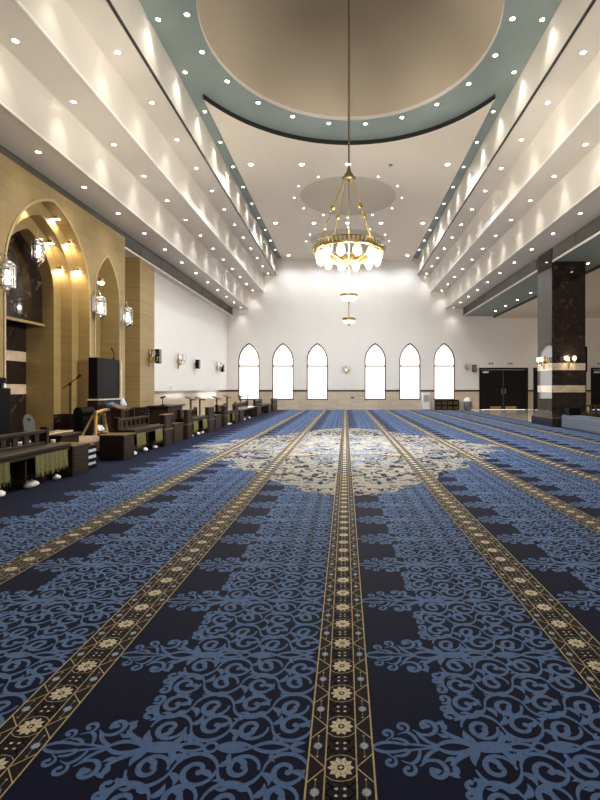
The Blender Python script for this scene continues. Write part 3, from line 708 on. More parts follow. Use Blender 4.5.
def motif(q):
    """one repeat of the scroll field, s across the lane and t along it; q scales the detail"""
    n = lambda k: max(4, int(k*q)); F_ = Flat()
    rr = random.Random(11)
    for sg in (1, -1):
        T = lambda s, t: (s, sg*t)
        Z = lambda: .0012+.0011*rr.random()
        sc = lambda s, t, r, a0, sw, tail=0.0, w=.0135, sh=.3: scroll(F_, T(s, t), r, sg*a0, sg*sw, 1, w, w, sh, n(20), tail, q > .6, Z())
        lf = lambda s, t, a, L, W, b=.25: leaf(F_, T(s, t), sg*a, L, W, 1, sg*b, n(8), Z())
        cv = lambda c, w0, w1: curve(F_, [T(*p) for p in c], w0, w1, 1, n(14), Z())
        # pointed tip with its outlined almond and curls
        cv([(.112,.0),(.15,.040),(.24,.010)], .010, .015)
        cv([(.225,.016),(.28,.012),(.345,.0)], .012, .010)
        sc(.172,.066,.024,-60,320,.03,.012); cv([(.25,.012),(.235,.045),(.190,.040)], .008, .014)
        sc(.232,.100,.028,-75,330,.03,.013); cv([(.285,.010),(.275,.075),(.237,.074)], .008, .015)
        sc(.325,.105,.050,-140,340,.02,.016,.25); cv([(.288,.072),(.305,.026),(.355,.006)], .014, .016)
        lf(.345,.105,150,.045,.026,.4)
        # axis: open almond, solid acanthus bud, ring
        cv([(.345,.0),(.40,.052),(.475,.004)], .012, .019)
        cv([(.470,.0),(.54,.020),(.62,.003)], .024, .034)
        cv([(.60,.004),(.65,.034),(.70,.002)], .014, .014)
        scroll(F_, (.722,.0), .022, 180, sg*180, 1, .012, .012, 1.0, n(10), 0, False, Z())
        cv([(.742,.0),(.80,.040),(.875,.0)], .010, .017); lf(.745,.003,2,.12,.020,.0)
        cv([(.875,.0),(.94,.046),(1.01,.0)], .012, .018); lf(1.01,.0,20,.06,.022,.2)
        # acanthus arms leaving the bud
        cv([(.49,.010),(.455,.03),(.40,.05),(.385,.085)], .016, .022); lf(.388,.078,100,.055,.026,-.4); lf(.41,.055,165,.05,.020,.3)
        lf(.50,.020,118,.075,.030,.35); lf(.575,.018,65,.07,.028,-.35); lf(.645,.020,100,.05,.024,.3)
        # two bands of scrolling vine: the stem arcs over each lobe, a spiral closes it from the other side
        for tc, s0, lam, e0, nl, r in ((.100, .462, .156, 1, 4, .064), (.222, .425, .164, -1, 4, .062)):
            for k in range(nl):
                e = e0*(-1)**k; sm = s0+(k+.5)*lam; a = s0+k*lam; b = a+lam; jr = rr.uniform(-.006, .006)
                cv([(a,tc),(a+.014,tc+e*.094),(b-.020,tc+e*.090),(b,tc)], .008, .018)
                sc(sm+.004+jr, tc-e*.006, r+jr*.5, 6*e, -400*e, 0, .017, .16)
                lf(sm+.016, tc-e*.010, 90*e+120, .058, .024, .45*e)
                lf(b-.006, tc+e*.014, 58*e, .062, .025, -.5*e)
                lf(sm-.02, tc+e*.062, 165*e, .050, .018, -.4*e)
        # curls along the edge of the bay and in the gaps
        sc(.430,.160,.030,-60,330,0,.015); sc(.418,.207,.022,60,-330,0,.013); sc(.428,.262,.028,-120,340,0,.015)
        lf(.40,.135,200,.045,.020,.3); cv([(.47,.165),(.43,.20),(.45,.245)], .008, .017)
        for k, sx in enumerate((.56,.72,.88,1.03)):
            lf(sx-.03, .160, (35, 150, 20, 160)[k], .055, .020, .35*(-1)**k); lf(sx-.07, .292, (8, -12, 10, 5)[k], .066, .020, .0)
        for sx in (.62, .80, .95): lf(sx, .026, 70, .045, .018, .4)
    A = list(F_.arrays()); A[0][:, 0] = np.minimum(A[0][:, 0], 1.078)
    return tuple(A)

def border_cell(q):
    """one flower repeat of the row border: x across (0 = centre), y along"""
    F_ = Flat(); fp = PER/3; hp = fp/2
    def ln(a, b, wd, mi, z): F_.stroke([a, ((a[0]+b[0])/2, (a[1]+b[1])/2), b], [wd]*3, mi, z)
    for s in (-1, 1):
        ln((s*.114,-hp),(s*.114,hp), .0062, 2, .0026); ln((s*.054,-hp),(s*.054,hp), .0050, 2, .0026)
        for k in (-1, 1): ln((s*.054,0),(s*.112,k*hp*.62), .0042, 2, .0028)
        c = (s*.084, -hp)      # half stars at both ends join into one
        for e in (-1, 1):
            for a in range(6):
                th = pi*a/5*1.0
                leaf(F_, (s*.084, e*hp), (180 if e > 0 else 0)+a*36, .017, .009, 4, 0, 4, .0030+.0001*a)
            if q > .6:
                ln((s*.084, e*hp), (s*.084, e*hp*.45), .0014, 2, .0027)
                ln((s*.080, e*hp*.5), (s*.088, e*hp*.5), .006, 2, .0029)
                ln((s*.078, e*(hp-.0025)), (s*.090, e*(hp-.0025)), .004, 2, .0040)
    pet = 10 if q > .6 else 6
    for a in range(pet): leaf(F_, (0, 0), 360*a/pet, .046, .026 if pet == 10 else .04, 3, 0, 6 if q > .6 else 4, .0030+.00008*a)
    if q > .6:
        for a in range(10): leaf(F_, (.019*cos(radians(36*a+18)), .019*sin(radians(36*a+18))), 36*a+18, .018, .007, 2, 0, 4, .0042)
        th = np.linspace(0, pi, 7); F_.quadstrip(np.column_stack([.013*np.cos(th), .013*np.sin(th)]), np.column_stack([.013*np.cos(th), -.013*np.sin(th)]), 5, .0046)
        for a in range(4): leaf(F_, (0, 0), 90*a, .009, .005, 3, 0, 4, .0050)
        for s in (-1, 1):
            for e in (-1, 1):
                F_.stroke([(s*.054, e*.030), (s*.03, e*.050), (0, e*.056)], [.003]*3, 2, .0027)
                for k in (-1, 1): ln((k*.050, e*hp), (k*.004, e*.052), .0022, 2, .0026); ln((k*.004, e*hp), (k*.050, e*.055), .0022, 2, .00265)
    for s in (-1, 1):
        for e in (-1, 1):
            F_.stroke([(s*.014-.006, e*(hp-.013)), (s*.014, e*(hp-.013)), (s*.014+.006, e*(hp-.013))], [.004, .011, .004], 3, .0032)
    return F_.arrays()

CXL, CXR, CY0, CY1 = -6.55, 7.12, -3.0, YF-.03
G = Flat()
G.quadstrip(np.array([[CXL,CY0],[CXL,CY1]]), np.array([[CXR,CY0],[CXR,CY1]]), 0, 0.0)
MOT = {1: motif(1.0), 2: motif(.5)}; BOR = {1: border_cell(1.0), 2: border_cell(.5)}
# medallion outline: half width at each distance
MY0, MY1 = 5.62, 15.2
myk = np.array([5.62, 6.0, 6.5, 7.5, 8.3, 9.3, 10.3, 11.3, 12.3, 13.4, 14.3, 14.9, 15.2])
mxk = np.array([0.06, .48, .92, 1.62, 2.12, 2.72, 3.25, 2.72, 2.12, 1.45, .85, .42, .06])
MCX = .06
def mhw(y):
    b = np.interp(y, myk, mxk); return b*(1+.09*np.sin((y-MY0)*2*pi/.95))
T0 = 1.692-10*PER
for j in range(-3, 6):
    for k in range(6, 57):
        y = T0+PER*k
        if y < 1.0 or y > CY1-.3: continue
        xl, yl = j*LANE-.016, y
        if xl+1.1 > CXR+.05 and j == 5 and False: continue
        u0 = 345.5+F*(xl+1.1)/max(y-.3, .5); u1 = 345.5+F*xl/max(y-.3, .5)
        if u0 < -700 or u1 > 1400: continue
        hw = float(mhw(y)); m0 = MCX-hw; m1 = MCX+hw
        if MY0 < y-.35 and y+.35 < MY1 and xl+.1 > MCX-float(min(mhw(y-.3), mhw(y+.3))) and xl+1.09 < MCX+float(min(mhw(y-.3), mhw(y+.3))): continue
        A = MOT[1 if y < 6.5 else 2]
        v = A[0].copy(); v[:, :2] += (xl, yl)
        if j == 5: v[:, 0] = np.minimum(v[:, 0], CXR)
        G.add_arrays((v, A[1], A[2]), (0, 0))
for j in range(-2, 6):
    x = j*LANE-.016
    G.quadstrip(np.array([[x-.117, CY0],[x-.117, CY1]]), np.array([[x+.117, CY0],[x+.117, CY1]]), 5, .0055)
    nb = int((CY1-.2)/(PER/3))
    for k in range(4, nb):
        y = 1.5975+(k-8)*PER/3
        if y < .9 or y > CY1-.15: continue
        u0 = 345.5+F*(x+.15)/(y-.1)
        if u0 < -700 or 345.5+F*(x-.15)/(y-.1) > 1400: continue
        v = BOR[1 if y < 7 else 2]; A = (v[0]+np.array([0, 0, .0050]), v[1], v[2]); G.add_arrays(A, (x, y))
# medallion: layered fields, then mirrored scrolls
MEDC, MEDB = 7, 8
yy = np.linspace(MY0, MY1, 120)
for mi, f, z in ((6, .97, .0028), (0, .88, .0030), (6, .80, .0032), (MEDB, .62, .0034)):
    h = mhw(yy)*f; cy_ = (MY0+MY1)/2; y2 = cy_+(yy-cy_)*f
    G.quadstrip(np.column_stack([MCX-h, y2]), np.column_stack([MCX+h, y2]), mi, z)
mr = random.Random(5)
for k in range(1700):
    y = mr.uniform(MY0+.12, MY1-.12); hw = float(mhw(y)); x = mr.uniform(.03, 1.0)*hw
    e = x/3.25+abs(y-10.35)/4.75
    outer = e > .60
    r = mr.uniform(.08, .20)
    if outer: mi = mr.choice([MEDC, MEDC, MEDC, MEDC, MEDC, 0, 0, 0, MEDB]); w_ = mr.uniform(.028, .052)
    else: mi = mr.choice([MEDC, MEDC, MEDC, MEDB, 6, 2, 0, 4]); w_ = mr.uniform(.02, .042)
    a0 = mr.uniform(0, 360); sw = mr.choice([-1, 1])*mr.uniform(230, 360)
    zz = .0038+.0010*mr.random(); lm = mr.choice([MEDC, MEDC, 0]) if outer else mr.choice([MEDC, 2, MEDB, 0])
    for sx in (1, -1):
        scroll(G, (MCX+sx*x, y), r, a0 if sx > 0 else 180-a0, sw*sx, mi, w_, w_, .3, 9, r*.8, False, zz)
        if k % 2 == 0: leaf(G, (MCX+sx*x*.97, y+.05), (a0 if sx > 0 else 180-a0), r*1.3, r*.38, lm, .3*sx, 6, zz+.0004)
# lobed cream rim
for k in range(46):
    f = (k+.5)/46; y = MY0+.1+(MY1-MY0-.2)*f; h = float(mhw(y))
    for sx in (1, -1):
        scroll(G, (MCX+sx*(h-.03), y), .13, -90 if sx > 0 else 270, (330 if y > 10.35 else -330)*sx, MEDC, .028, .034, .35, 10, .06, False, .0048)
V, Q, MI = G.arrays(); V[:, 2] *= .4
me = bpy.data.meshes.new('carpet'); me.vertices.add(len(V)); me.vertices.foreach_set('co', V.astype(np.float32).ravel())
me.loops.add(Q.size); me.loops.foreach_set('vertex_index', Q.astype(np.int32).ravel())
me.polygons.add(len(Q)); me.polygons.foreach_set('loop_start', np.arange(0, Q.size, 4, dtype=np.int32))
for k in ('navy', 'blue', 'gold', 'ivory', 'star', 'ink', 'grey', 'medcream', 'medblue'): me.materials.append(M[k])
me.polygons.foreach_set('material_index', MI.astype(np.int32)); me.update(calc_edges=True); me.validate()
# all the pile faces upward
if sum(p.normal.z < 0 for p in me.polygons[:50]) > 25: me.flip_normals()
carpet = bpy.data.objects.new('carpet', me); COL.objects.link(carpet)
carpet.location.z = -.0046
tag(carpet, 'navy prayer carpet with blue scrolls, gold row borders and a cream medallion', 'carpet')
# ------------------------------------------------------------------ furniture along the mihrab side
FX = -4.0
def bench(y0, y1, label, light_top=False):
    t = thing('bench', (FX, y0, 0), label, 'bench', 'low railed benches along the mihrab side'); L = y1-y0
    W_ = M['wooddark']
    MB().box(-.42, -.24, .02, L-.02, 0, .13).build('plinth', W_, t, bevel=.006)
    MB().box(-.46, .0, 0, L, .455, .50).build('shelf', M['beigemarble'] if light_top else W_, t, bevel=.006)
    m = MB(); m.box(-.05, -.02, .01, L-.01, .40, .455); m.build('fascia', W_, t)
    MB().box(-.44, -.41, .02, L-.02, .13, .455).build('back_panel', W_, t)
    nd = max(2, int(round(L/.75))+1)
    for k in range(nd):
        y = .02+k*(L-.07)/(nd-1); MB().box(-.41, -.06, y, y+.03, .13, .455).build('divider', W_, t)
    m = MB(); m.box(-.40, -.34, 0, L, .50, .53); m.box(-.41, -.33, 0, L, .655, .70)
    nbal = max(3, int(L/.20))
    # slats with arched heads between them
    for k in range(nbal+1):
        y = k*L/nbal; m.box(-.385, -.355, max(0, y-.045), min(L, y+.045), .53, .655)
    for k in range(nbal):
        yc = (k+.5)*L/nbal; hw = L/nbal/2-.045
        for s in (-1, 1): m.add([(-.384,yc+s*hw,.62),(-.384,yc+s*hw,.657),(-.384,yc,.657),(-.356,yc+s*hw,.62),(-.356,yc+s*hw,.657),(-.356,yc,.657)], [(0,1,2),(3,5,4),(0,2,5,3)])
    m.build('railing', W_, t, bevel=.004)
    for y in (0, L-.06): MB().box(-.42, -.32, y, y+.06, .50, .74).build('end_post', W_, t, bevel=.006)
    return t
def low_cabinet(y0, y1, label, lid=False, dx=.44, h=.43):
    t = thing('low_cabinet', (FX, y0, 0), label, 'cabinet', 'low dark cabinets along the mihrab side'); L = y1-y0
    m = MB(); m.box(-dx, 0, 0, L, .0, h); m.build('body', M['wooddark'], t, bevel=.006)
    m = MB()
    for k in range(6): z = .06+.058*k; m.box(0, .008, .03, L-.03, z, z+.04); m.box(-dx+.03, -.03, -.008, 0, z, z+.04)
    m.build('slatted_face', M['wooddark'], t, bevel=.002)
    MB().box(-dx-.02, .02, -.02, L+.02, h, h+.025).build('top', M['woodmid'] if lid else M['wooddark'], t, bevel=.006)
    return t
def tall_cabinet(y0, y1, label, h=.73):
    t = thing('tall_cabinet', (FX, y0, 0), label, 'cabinet', 'tall end cabinets along the mihrab side'); L = y1-y0
    MB().box(-.12, 0, 0, L, 0, .36).build('lower_body', M['wooddark'], t, bevel=.006)
    MB().box(-.13, .012, -.012, L+.012, .36, .385).build('middle_rail', M['woodmid'], t, bevel=.004)
    MB().box(-.115, -.008, .01, L-.01, .385, h-.02).build('upper_body', M['wooddark'], t, bevel=.006)
    m = MB()
    for z0, z1 in ((.05,.31),(.42,h-.06)):
        m.box(-.002, .006, .05, L-.05, z0, z0+.02); m.box(-.002, .006, .05, L-.05, z1-.02, z1); m.box(-.002, .006, .05, .07, z0, z1); m.box(-.002, .006, L-.07, L-.05, z0, z1)
    m.build('panel_moulding', M['wooddark'], t)
    MB().box(-.13, .012, -.012, L+.012, h-.02, h).build('top', M['woodmid'], t, bevel=.004)
    return t
def hanging(y0, y1, label, z1=.42, z0=.19):
    t = thing('hanging_cloth', (FX-.012, y0, 0), label, 'cloth', 'olive cloths hung under the bench shelves'); L = y1-y0
    n = 26; m = MB(); A = []; B_ = []
    for i in range(n+1):
        y = L*i/n; x = .012+.010*sin(i*1.7)+.006*sin(i*.6); A.append((x, y, z0+.012*sin(i*.9))); B_.append((x*.25, y, z1))
    m.strip(B_, A, 0, True); C_ = [(p[0]-.006, p[1], p[2]) for p in A]; D_ = [(p[0]-.006, p[1], p[2]) for p in B_]
    m.strip(C_, D_, 0, True); m.strip(A, C_, 0)
    m.build('panel', M['cloth'], t)
    m = MB(); k = 3*n; top_ = []; low_ = []
    for i in range(k+1):
        j = i/3; p = [A[int(j)][q]+(A[min(n, int(j)+1)][q]-A[int(j)][q])*(j-int(j)) for q in range(3)]
        top_.append((p[0]-.002, p[1], p[2]+.004)); low_.append((p[0]-.002+.004*sin(i), p[1], p[2]-(.055 if i % 6 < 3 else .012)))
    bk = lambda P: [(p[0]-.004, p[1], p[2]) for p in P]
    N_ = k+1; vs = top_+low_+bk(low_)+bk(top_); fs = []
    for r_ in range(3):
        for i in range(k): fs.append((r_*N_+i, r_*N_+i+1, (r_+1)*N_+i+1, (r_+1)*N_+i))
    m.add(vs, fs)
    m.build('fringe', M['cloth'], t)
    return t
def bundle(x, y, z, s, seed, label, flat=.45):
    rr = random.Random(seed); m = MB(); n = 12; prof = []
    vs = []; fs = []
    rings_ = [(0.0, .75), (.25, 1.0), (.6, .85), (.9, .45), (1.0, .05)]
    for h, r in rings_:
        for k in range(n):
            a = 2*pi*k/n; q = r*s*(1+.28*rr.uniform(-1, 1)); vs.append((q*cos(a)*.65, q*sin(a), h*s*flat*(1+.2*rr.uniform(-1, 1)) if h else 0))
    for i in range(4):
        for k in range(n): fs.append((i*n+k, i*n+(k+1) % n, (i+1)*n+(k+1) % n, (i+1)*n+k))
    fs.append(tuple(range(4*n, 5*n))); fs.append(tuple(range(n-1, -1, -1)))
    m.add(vs, fs, 0, True)
    return tag(m.build('white_bundle', M['clothwhite'], loc=(x, y, z)), label, 'cloth', 'small white bundles in front of the benches')
CT = .003                                       # top of the carpet pile
BEN = [(4.2, 6.80, 'nearest railed bench, at the left edge before the mihrab'),
       (8.86, 10.28, 'second railed bench from the left edge, before the small arch'),
       (12.22, 13.60, 'third railed bench, in front of the white wall'), (15.78, 16.90, 'fourth railed bench from the left edge'),
       (18.42, 20.6, 'railed bench with a pale top, second from the far end'), (22.3, 24.1, 'railed bench nearest the far wall')]
for i, (a, b, lab) in enumerate(BEN): bench(a, b, lab, i == 4)
low_cabinet(6.83, 7.26, 'low cabinet with brown top at the end of the nearest bench', True)
low_cabinet(8.40, 8.83, 'low cabinet with brown top before the second bench', True)
low_cabinet(10.85, 11.48, 'low dark cabinet between the second bench and the third', False)
low_cabinet(14.30, 15.02, 'low dark cabinet between the third bench and the fourth', False)
low_cabinet(17.65, 18.36, 'low dark cabinet before the pale-topped bench', False)
low_cabinet(21.1, 22.1, 'low dark cabinet after the pale-topped bench', False)
low_cabinet(24.2, 25.0, 'low dark cabinet nearest the far wall', False)
tall_cabinet(10.31, 10.80, 'two-tier cabinet at the end of the second bench', .71)
tall_cabinet(11.80, 12.19, 'two-tier cabinet at the start of the third bench', .75)
tall_cabinet(13.63, 14.24, 'two-tier cabinet at the end of the third bench', .74)
tall_cabinet(15.42, 15.75, 'two-tier cabinet at the start of the fourth bench', .72)
tall_cabinet(16.93, 17.40, 'two-tier cabinet at the end of the fourth bench', .72)
tall_cabinet(25.7, 27.3, 'long two-tier cabinet against the far wall', .72)
hanging(4.86, 5.56, 'olive fringed cloth hanging under the nearest bench, at the left picture edge'); hanging(6.02, 6.72, 'olive fringed cloth hanging under the nearest bench, beside its end cabinet')
hanging(8.95, 9.35, 'olive cloth hanging under the second bench, at its near end'); hanging(9.82, 10.2, 'olive cloth hanging under the second bench, at its far end')
hanging(12.3, 12.66, 'olive cloth hanging under the third bench, at its near end'); hanging(13.1, 13.5, 'olive cloth hanging under the third bench, at its far end')
hanging(15.85, 16.15, 'olive cloth hanging under the fourth bench, at its near end'); hanging(16.5, 16.85, 'olive cloth hanging under the fourth bench, at its far end')
for k, (x, y, s, lab) in enumerate(((FX+.05, 5.5, .13, 'white bundle before the nearest bench, at the left picture edge'), (FX+.06, 5.92, .16, 'larger white bundle before the middle of the nearest bench'), (FX+.05, 6.48, .10, 'white bundle before the nearest bench, beside its end cabinet'),
        (FX+.06, 8.98, .13, 'white bundle before the near end of the second bench'), (FX+.06, 9.52, .12, 'white bundle before the middle of the second bench'), (FX+.06, 10.15, .11, 'white bundle before the far end of the second bench'),
        (FX+.06, 12.35, .14, 'white bundle before the near end of the third bench'), (FX+.06, 12.95, .12, 'white bundle before the middle of the third bench'), (FX+.06, 13.45, .12, 'white bundle before the far end of the third bench'),
        (FX+.06, 15.9, .12, 'white bundle before the near end of the fourth bench'), (FX+.06, 16.35, .12, 'white bundle before the middle of the fourth bench'), (FX+.06, 16.8, .11, 'white bundle before the far end of the fourth bench'),
        (FX+.06, 18.9, .13, 'white bundle before the near end of the pale-topped bench'), (FX+.06, 19.9, .12, 'white bundle before the far end of the pale-topped bench'))):
    bundle(x-.19, y+(.05 if k == 0 else .2 if k < 3 else -.04 if k in (5, 8, 11) else .1), 0, s*.70, k+3, lab, .8)
for k in range(3):
    m = MB(); m.box(-.28+.02*k, -.06-.01*k, 0.01, .35-.02*k, 0, .038)
    tag(m.build('folded_cloth', M['cloth'], loc=(FX-.12, 5.52, .131+.039*k), bevel=.012), 'olive folded cloth under the nearest bench, %s of a stack of three' % ('bottom', 'middle', 'top')[k], 'cloth', 'folded cloths under the nearest bench')

# black loudspeaker at the left edge
t = thing('loudspeaker', (-5.45, 7.35, 0), 'tall black loudspeaker behind the nearest bench at the left picture edge', 'speaker')
MB().box(-.3, .02, -.22, .12, 0, 1.47).build('cabinet', M['black'], t, bevel=.02); MB().box(.02, .09, -.2, .12, 0, 1.30).build('side_cabinet', M['black'], t, bevel=.015)
MB().lathe([(.03,0),(.03,.05),(.015,.07),(.001,.07)], (.06,0,1.30), 12).build('indicator', M['steel'], t)
# grey chair back behind the nearest bench
t = thing('chair', (-5.38, 8.25, 0), 'grey plastic chair with rounded back and oval slot, behind the nearest bench', 'chair')
bo = [(.15*cos(a), .24+.16*sin(a)) for a in [pi*i/14 for i in range(15)]]; bo = [(.15, 0)]+bo+[(-.15, 0)]
ho = [(.045*cos(2*pi*i/14), .30+.022*sin(2*pi*i/14)) for i in range(14)]
m = MB(); holed(bo, [ho], lambda y, z: (.012, y, z), m); holed(bo, [ho], lambda y, z: (-.012, y, z), m)
m.strip([(.012,y,z) for y,z in bo], [(-.012,y,z) for y,z in bo], closed=True); m.strip([(.012,y,z) for y,z in ho], [(-.012,y,z) for y,z in ho], closed=True)
bk_ = m.build('backrest', M['chairgrey'], t); bk_.location = (-.2, 0, .44); bk_.rotation_euler.y = radians(-8)
MB().box(-.22, .22, -.22, .22, .42, .45).build('seat', M['chairgrey'], t, bevel=.02)
for sx in (-1, 1):
    for sy in (-1, 1): MB().tube([(sx*.18, sy*.18, .43), (sx*.22, sy*.22, 0)], .018, 8).build('leg', M['steel'], t)
# dark wooden stand with a pale board on it
t = thing('side_table', (-4.85, 7.80, 0), 'dark wooden side table behind the end of the nearest bench', 'table')
MB().box(-.28, .28, -.30, .30, .50, .54).build('tabletop', M['wooddark'], t, bevel=.006)
MB().box(-.24, .24, -.26, .26, .0, .50).build('body', M['wooddark'], t)
m = MB(); m.box(-.14, .14, -.36, .32, 0, .022); tag(m.build('board', M['beigemarble'], loc=(-4.92, 7.86, .541), bevel=.004), 'pale narrow board lying on the dark side table', 'board')
o = MB().lathe([(.001,0),(.024,0),(.032,.07),(.030,.072),(.001,.02)], n=16).build('cup', M['whiteplastic'], loc=(-4.38, 6.98, .456)); tag(o, 'white cup on the brown-topped cabinet at the end of the nearest bench', 'cup')
# microphone stand
def mic_stand(x, y, h, label, boom=(.18, .22), z=0):
    t = thing('microphone_stand', (x, y, z), label, 'microphone stand', 'microphone stands')
    MB().tube([(0,0,.02),(0,0,h)], .012, 8).build('pole', M['black'], t)
    for k in range(3):
        a = 2*pi*k/3+.4; MB().tube([(0,0,.10),(.28*cos(a),.28*sin(a),.01)], .010, 6).build('leg', M['black'], t)
    MB().tube([(-.10,boom[0]*-.6,h-boom[1]*.6),(.06,boom[0]*.9,h+boom[1]*.9)], .010, 8).build('boom', M['black'], t)
    MB().tube([(.06,boom[0]*.9,h+boom[1]*.9),(.10,boom[0]*1.3,h+boom[1]*1.3)], [.02,.028], 10).build('microphone', M['black'], t)
    MB().lathe([(.001,-.03),(.025,-.02),(.025,.02),(.001,.03)], (0,0,h), 10).build('clamp', M['black'], t)
    return t
mic_stand(-5.85, 9.9, 1.38, 'black boom microphone stand before the mihrab niche', (.16, .15))
# low table with patterned cloth
t = thing('low_table', (-5.3, 9.25, 0), 'low table under a patterned cloth between the first two benches', 'table')
MB().box(-.55, .55, -.6, .6, .24, .28).build('tabletop', M['woodmid'], t)
m = MB(); m.box(-.57, .57, -.62, .62, .281, .29); m.box(.565, .575, -.62, .62, .10, .29); m.box(-.57, .57, -.625, -.615, .10, .29); m.build('cover_cloth', M['rug'], t)
for sx in (-1, 1):
    for sy in (-1, 1): MB().box(sx*.48-.03, sx*.48+.03, sy*.53-.03, sy*.53+.03, 0, .24).build('leg', M['woodmid'], t)
# yellow folding chair frame
t = thing('trestle', (-5.75, 10.9, 0.012), 'yellow wooden trestle with a white cloth inside, below the minbar', 'trestle')
for s in (-1, 1):
    MB().tube([(.05,s*.30,0),(.0,s*.16,.70)], .038, 6).build('leg', M['woodyellow'], t); MB().tube([(-.35,s*.30,0),(-.05,s*.16,.68)], .03, 6).build('leg', M['woodyellow'], t)
MB().tube([(0,-.2,.72),(0,.42,.78)], .04, 8).build('top_bar', M['woodyellow'], t); MB().tube([(.04,-.25,.25),(.04,.25,.25)], .015, 8).build('stretcher', M['woodyellow'], t)
bundle(-5.75, 10.9, .28, .16, 77, 'crumpled white cloth hanging in the yellow trestle', .9)
bundle_o = bundle(-5.70, 11.32, .83, .15, 78, 'bright blue cloth on the end of the yellow trestle', .8); bundle_o.data.materials[0] = M['clothblue']; bundle_o.name = 'blue_cloth'; del bundle_o['group']
t = thing('drum', (-6.32, 11.28, .60), 'dark rolled drum on a stand below the minbar', 'drum'); MB().tube([(0,-.28,.13),(0,.28,.13)], .11, 18).build('drum', M['black'], t); MB().box(-.10,.10,-.26,.26,-.6,.03).build('stand', M['black'], t)
# stack of dark books beside low cabinet
for k in range(7):
    o = MB().box(-.13, .13, -.16, .16, 0, .05).build('book', M['palecloth'] if k % 2 else M['black'], loc=(FX-.25+R.uniform(-.01, .01), 7.55, CT+.051*k), bevel=.004)
    tag(o, '%s book, %s from the floor, stacked beside the nearest end cabinet' % ('pale' if k % 2 else 'dark', ORD[k]), 'book', 'stack of books beside the nearest end cabinet')
# lectern
t = thing('lectern', (-5.0, 10.28, 0), 'dark lectern with slanted top behind the second bench', 'lectern')
MB().box(-.1, .1, -.1, .1, 0, .84).build('post', M['wooddark'], t, bevel=.006); MB().box(-.2, .2, -.2, .2, 0, .05).build('base', M['wooddark'], t, bevel=.006)
tp = MB().box(-.16, .16, -.18, .18, -.015, .015).box(.14, .17, -.18, .18, -.015, .04).build('slanted_top', M['woodmid'], t, bevel=.004); tp.location = (0, 0, .88); tp.rotation_euler.y = radians(22)
o = bundle(-5.25, 11.0, .85, .10, 79, 'pale blue cloth draped behind the lectern', 2.0); o.data.materials[0] = M['palecloth']; o.name = 'pale_cloth'; del o['group']
t = thing('stool', (-5.25, 11.0, 0), 'dark tall stool behind the lectern', 'stool'); MB().box(-.2,.2,-.2,.2,.80,.85).build('seat', M['wooddark'], t, bevel=.01)
for sx in (-1, 1):
    for sy in (-1, 1): MB().box(sx*.17-.02, sx*.17+.02, sy*.17-.02, sy*.17+.02, 0, .80).build('leg', M['wooddark'], t)
# minbar balcony in the small arch
t = thing('minbar', (XM, 12.45, 0), 'dark polished pulpit front below the small pointed arch', 'pulpit')
MB().box(.034, .34, -.62, .62, .98, 1.02).build('shelf', M['beigemarble'], t, bevel=.006)
MB().box(.036, .30, -.60, .60, .66, .98).build('lower_panel', M['darkmarble'], t)
MB().box(.05, .28, -.58, .585, 1.02, 2.08).build('front_panel', M['blackgloss'], t, bevel=.006)
MB().box(.05, .31, .59, .68, 1.02, 2.04).build('edge_reflection', M['beigemarble'], t)  # pale slab colours in the bright reflection on the polished edge
MB().box(.04, .26, -.5, .5, 0, .66).build('base', M['darkmarble'], t)
t = thing('gooseneck_microphone', (XM+.2, 12.85, 2.085), 'thin gooseneck microphone on top of the pulpit front', 'microphone')
MB().tube([(0,0,0),(0,.05,.12),(0,-.02,.24),(.05,-.16,.26)], .012, 8).build('neck', M['black'], t); MB().tube([(.05,-.16,.26),(.08,-.26,.28)], .022, 8).build('capsule', M['black'], t); MB().lathe([(.05,0),(.05,.02),(.02,.03)], n=12).build('base', M['black'], t)
# desk in front of the pier
t = thing('desk', (-4.9, 12.86, 0), 'large dark wooden desk in front of the sandstone pier', 'desk')
MB().box(-.52, 0, 0, 1.15, .05, .77).build('body', M['wooddark'], t, bevel=.008); MB().box(-.57, .06, -.06, 1.25, .77, .81).build('desktop', M['wooddark'], t, bevel=.008)
m = MB(); m.box(-.46, -.06, -.012, 0, .15, .70); m.box(0, .012, .1, .5, .15, .70); m.box(0, .012, .6, 1.05, .15, .70); m.build('panel', M['wooddark'], t, bevel=.006); MB().box(-.5, -.02, .02, 1.13, 0, .05).build('base', M['wooddark'], t)
t = thing('desk_microphone', (-5.1, 13.0, .811), 'small black microphone standing on the dark desk', 'microphone')
MB().lathe([(.07,0),(.07,.02),(.02,.035)], n=12).tube([(0,0,.03),(0,0,.22)], .012, 8).build('stand', M['black'], t); MB().tube([(-.05,-.03,.21),(.06,.04,.25)], .025, 8).build('head', M['black'], t)
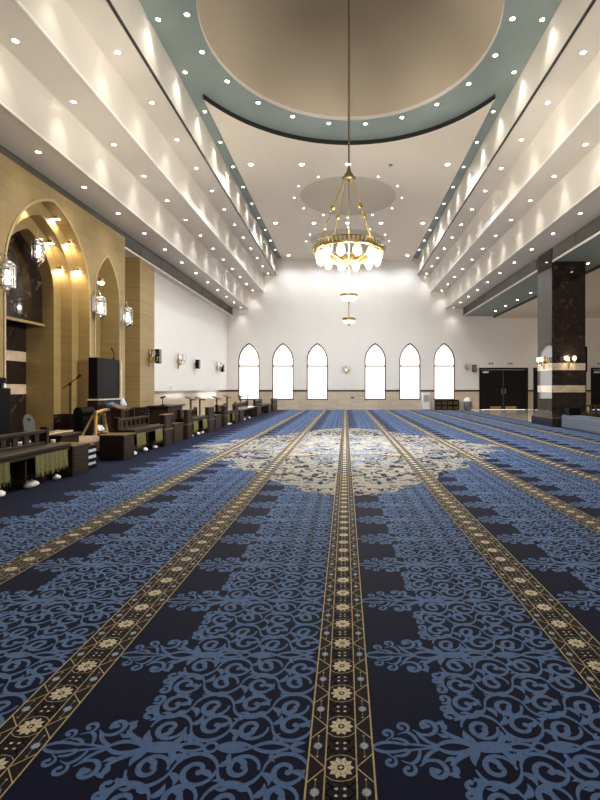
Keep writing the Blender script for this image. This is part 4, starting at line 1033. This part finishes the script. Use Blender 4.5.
# book stands with slanted tops behind the benches
for x, y, h, lab in ((-4.7, 14.15, 1.02, 'tall book stand with slanted top behind the third bench, nearest the desk'), (-4.72, 15.1, 1.0, 'book stand with slanted top behind the end of the third bench'), (-4.7, 17.0, .98, 'book stand with slanted top behind the fourth bench'),
                  (-4.75, 18.7, 1.0, 'book stand with slanted top at the near end of the pale-topped bench'), (-4.8, 21.3, .98, 'book stand with slanted top beyond the pale-topped bench'), (-4.8, 22.9, .98, 'book stand with slanted top farthest from the desk')):
    t = thing('book_stand', (x, y, 0), lab, 'book stand', 'slant-topped book stands behind the benches')
    MB().lathe([(.18,0),(.18,.02),(.04,.05)], n=16).build('base', M['woodmid'], t); MB().tube([(0,0,.03),(0,0,h-.06)], .032, 8).build('post', M['woodmid'], t)
    tp = MB().box(-.14, .14, -.15, .15, -.012, .012).box(.12, .14, -.15, .15, .012, .035).build('slanted_top', M['woodmid'], t); tp.location = (0, 0, h-.04); tp.rotation_euler.y = radians(20)
# right side: fabric-covered long bench, dark box, railed wooden bench
t = thing('fabric_bench', (7.1, 9.5, 0), 'long low bench covered in speckled blue-grey fabric beside the marble column', 'bench')
MB().box(.0, .48, 0, 5.85, .0, .40).build('seat_block', M['benchblue'], t, bevel=.05)
MB().box(.02, .46, .02, 5.83, .399, .425).build('seat_pad', M['benchblue'], t, bevel=.012)
t = thing('black_box', (7.31, 15.0, .426), 'black box on the end of the speckled fabric bench', 'box'); MB().box(-.18,.18,-.16,.16,0,.20).build('body', M['black'], t, bevel=.02); MB().box(-.185,.185,-.165,.165,.20,.235).build('lid', M['black'], t, bevel=.01)
t = thing('railed_bench', (8.62, 17.2, 0), 'wooden railed bench on the right, beyond the fabric bench', 'bench')
m = MB(); m.box(0, 3.2, -.02, .04, .62, .68); m.box(0, 3.2, -.02, .04, .30, .36)
for k in range(17): m.box(k*.195, k*.195+.08, -.015, .035, .36, .62)
m.build('railing', M['woodmid'], t, bevel=.004); MB().box(0, 3.2, -.02, .45, .26, .30).build('shelf', M['woodmid'], t); MB().box(0, 3.2, 0, .43, 0, .26).build('base', M['wooddark'], t)
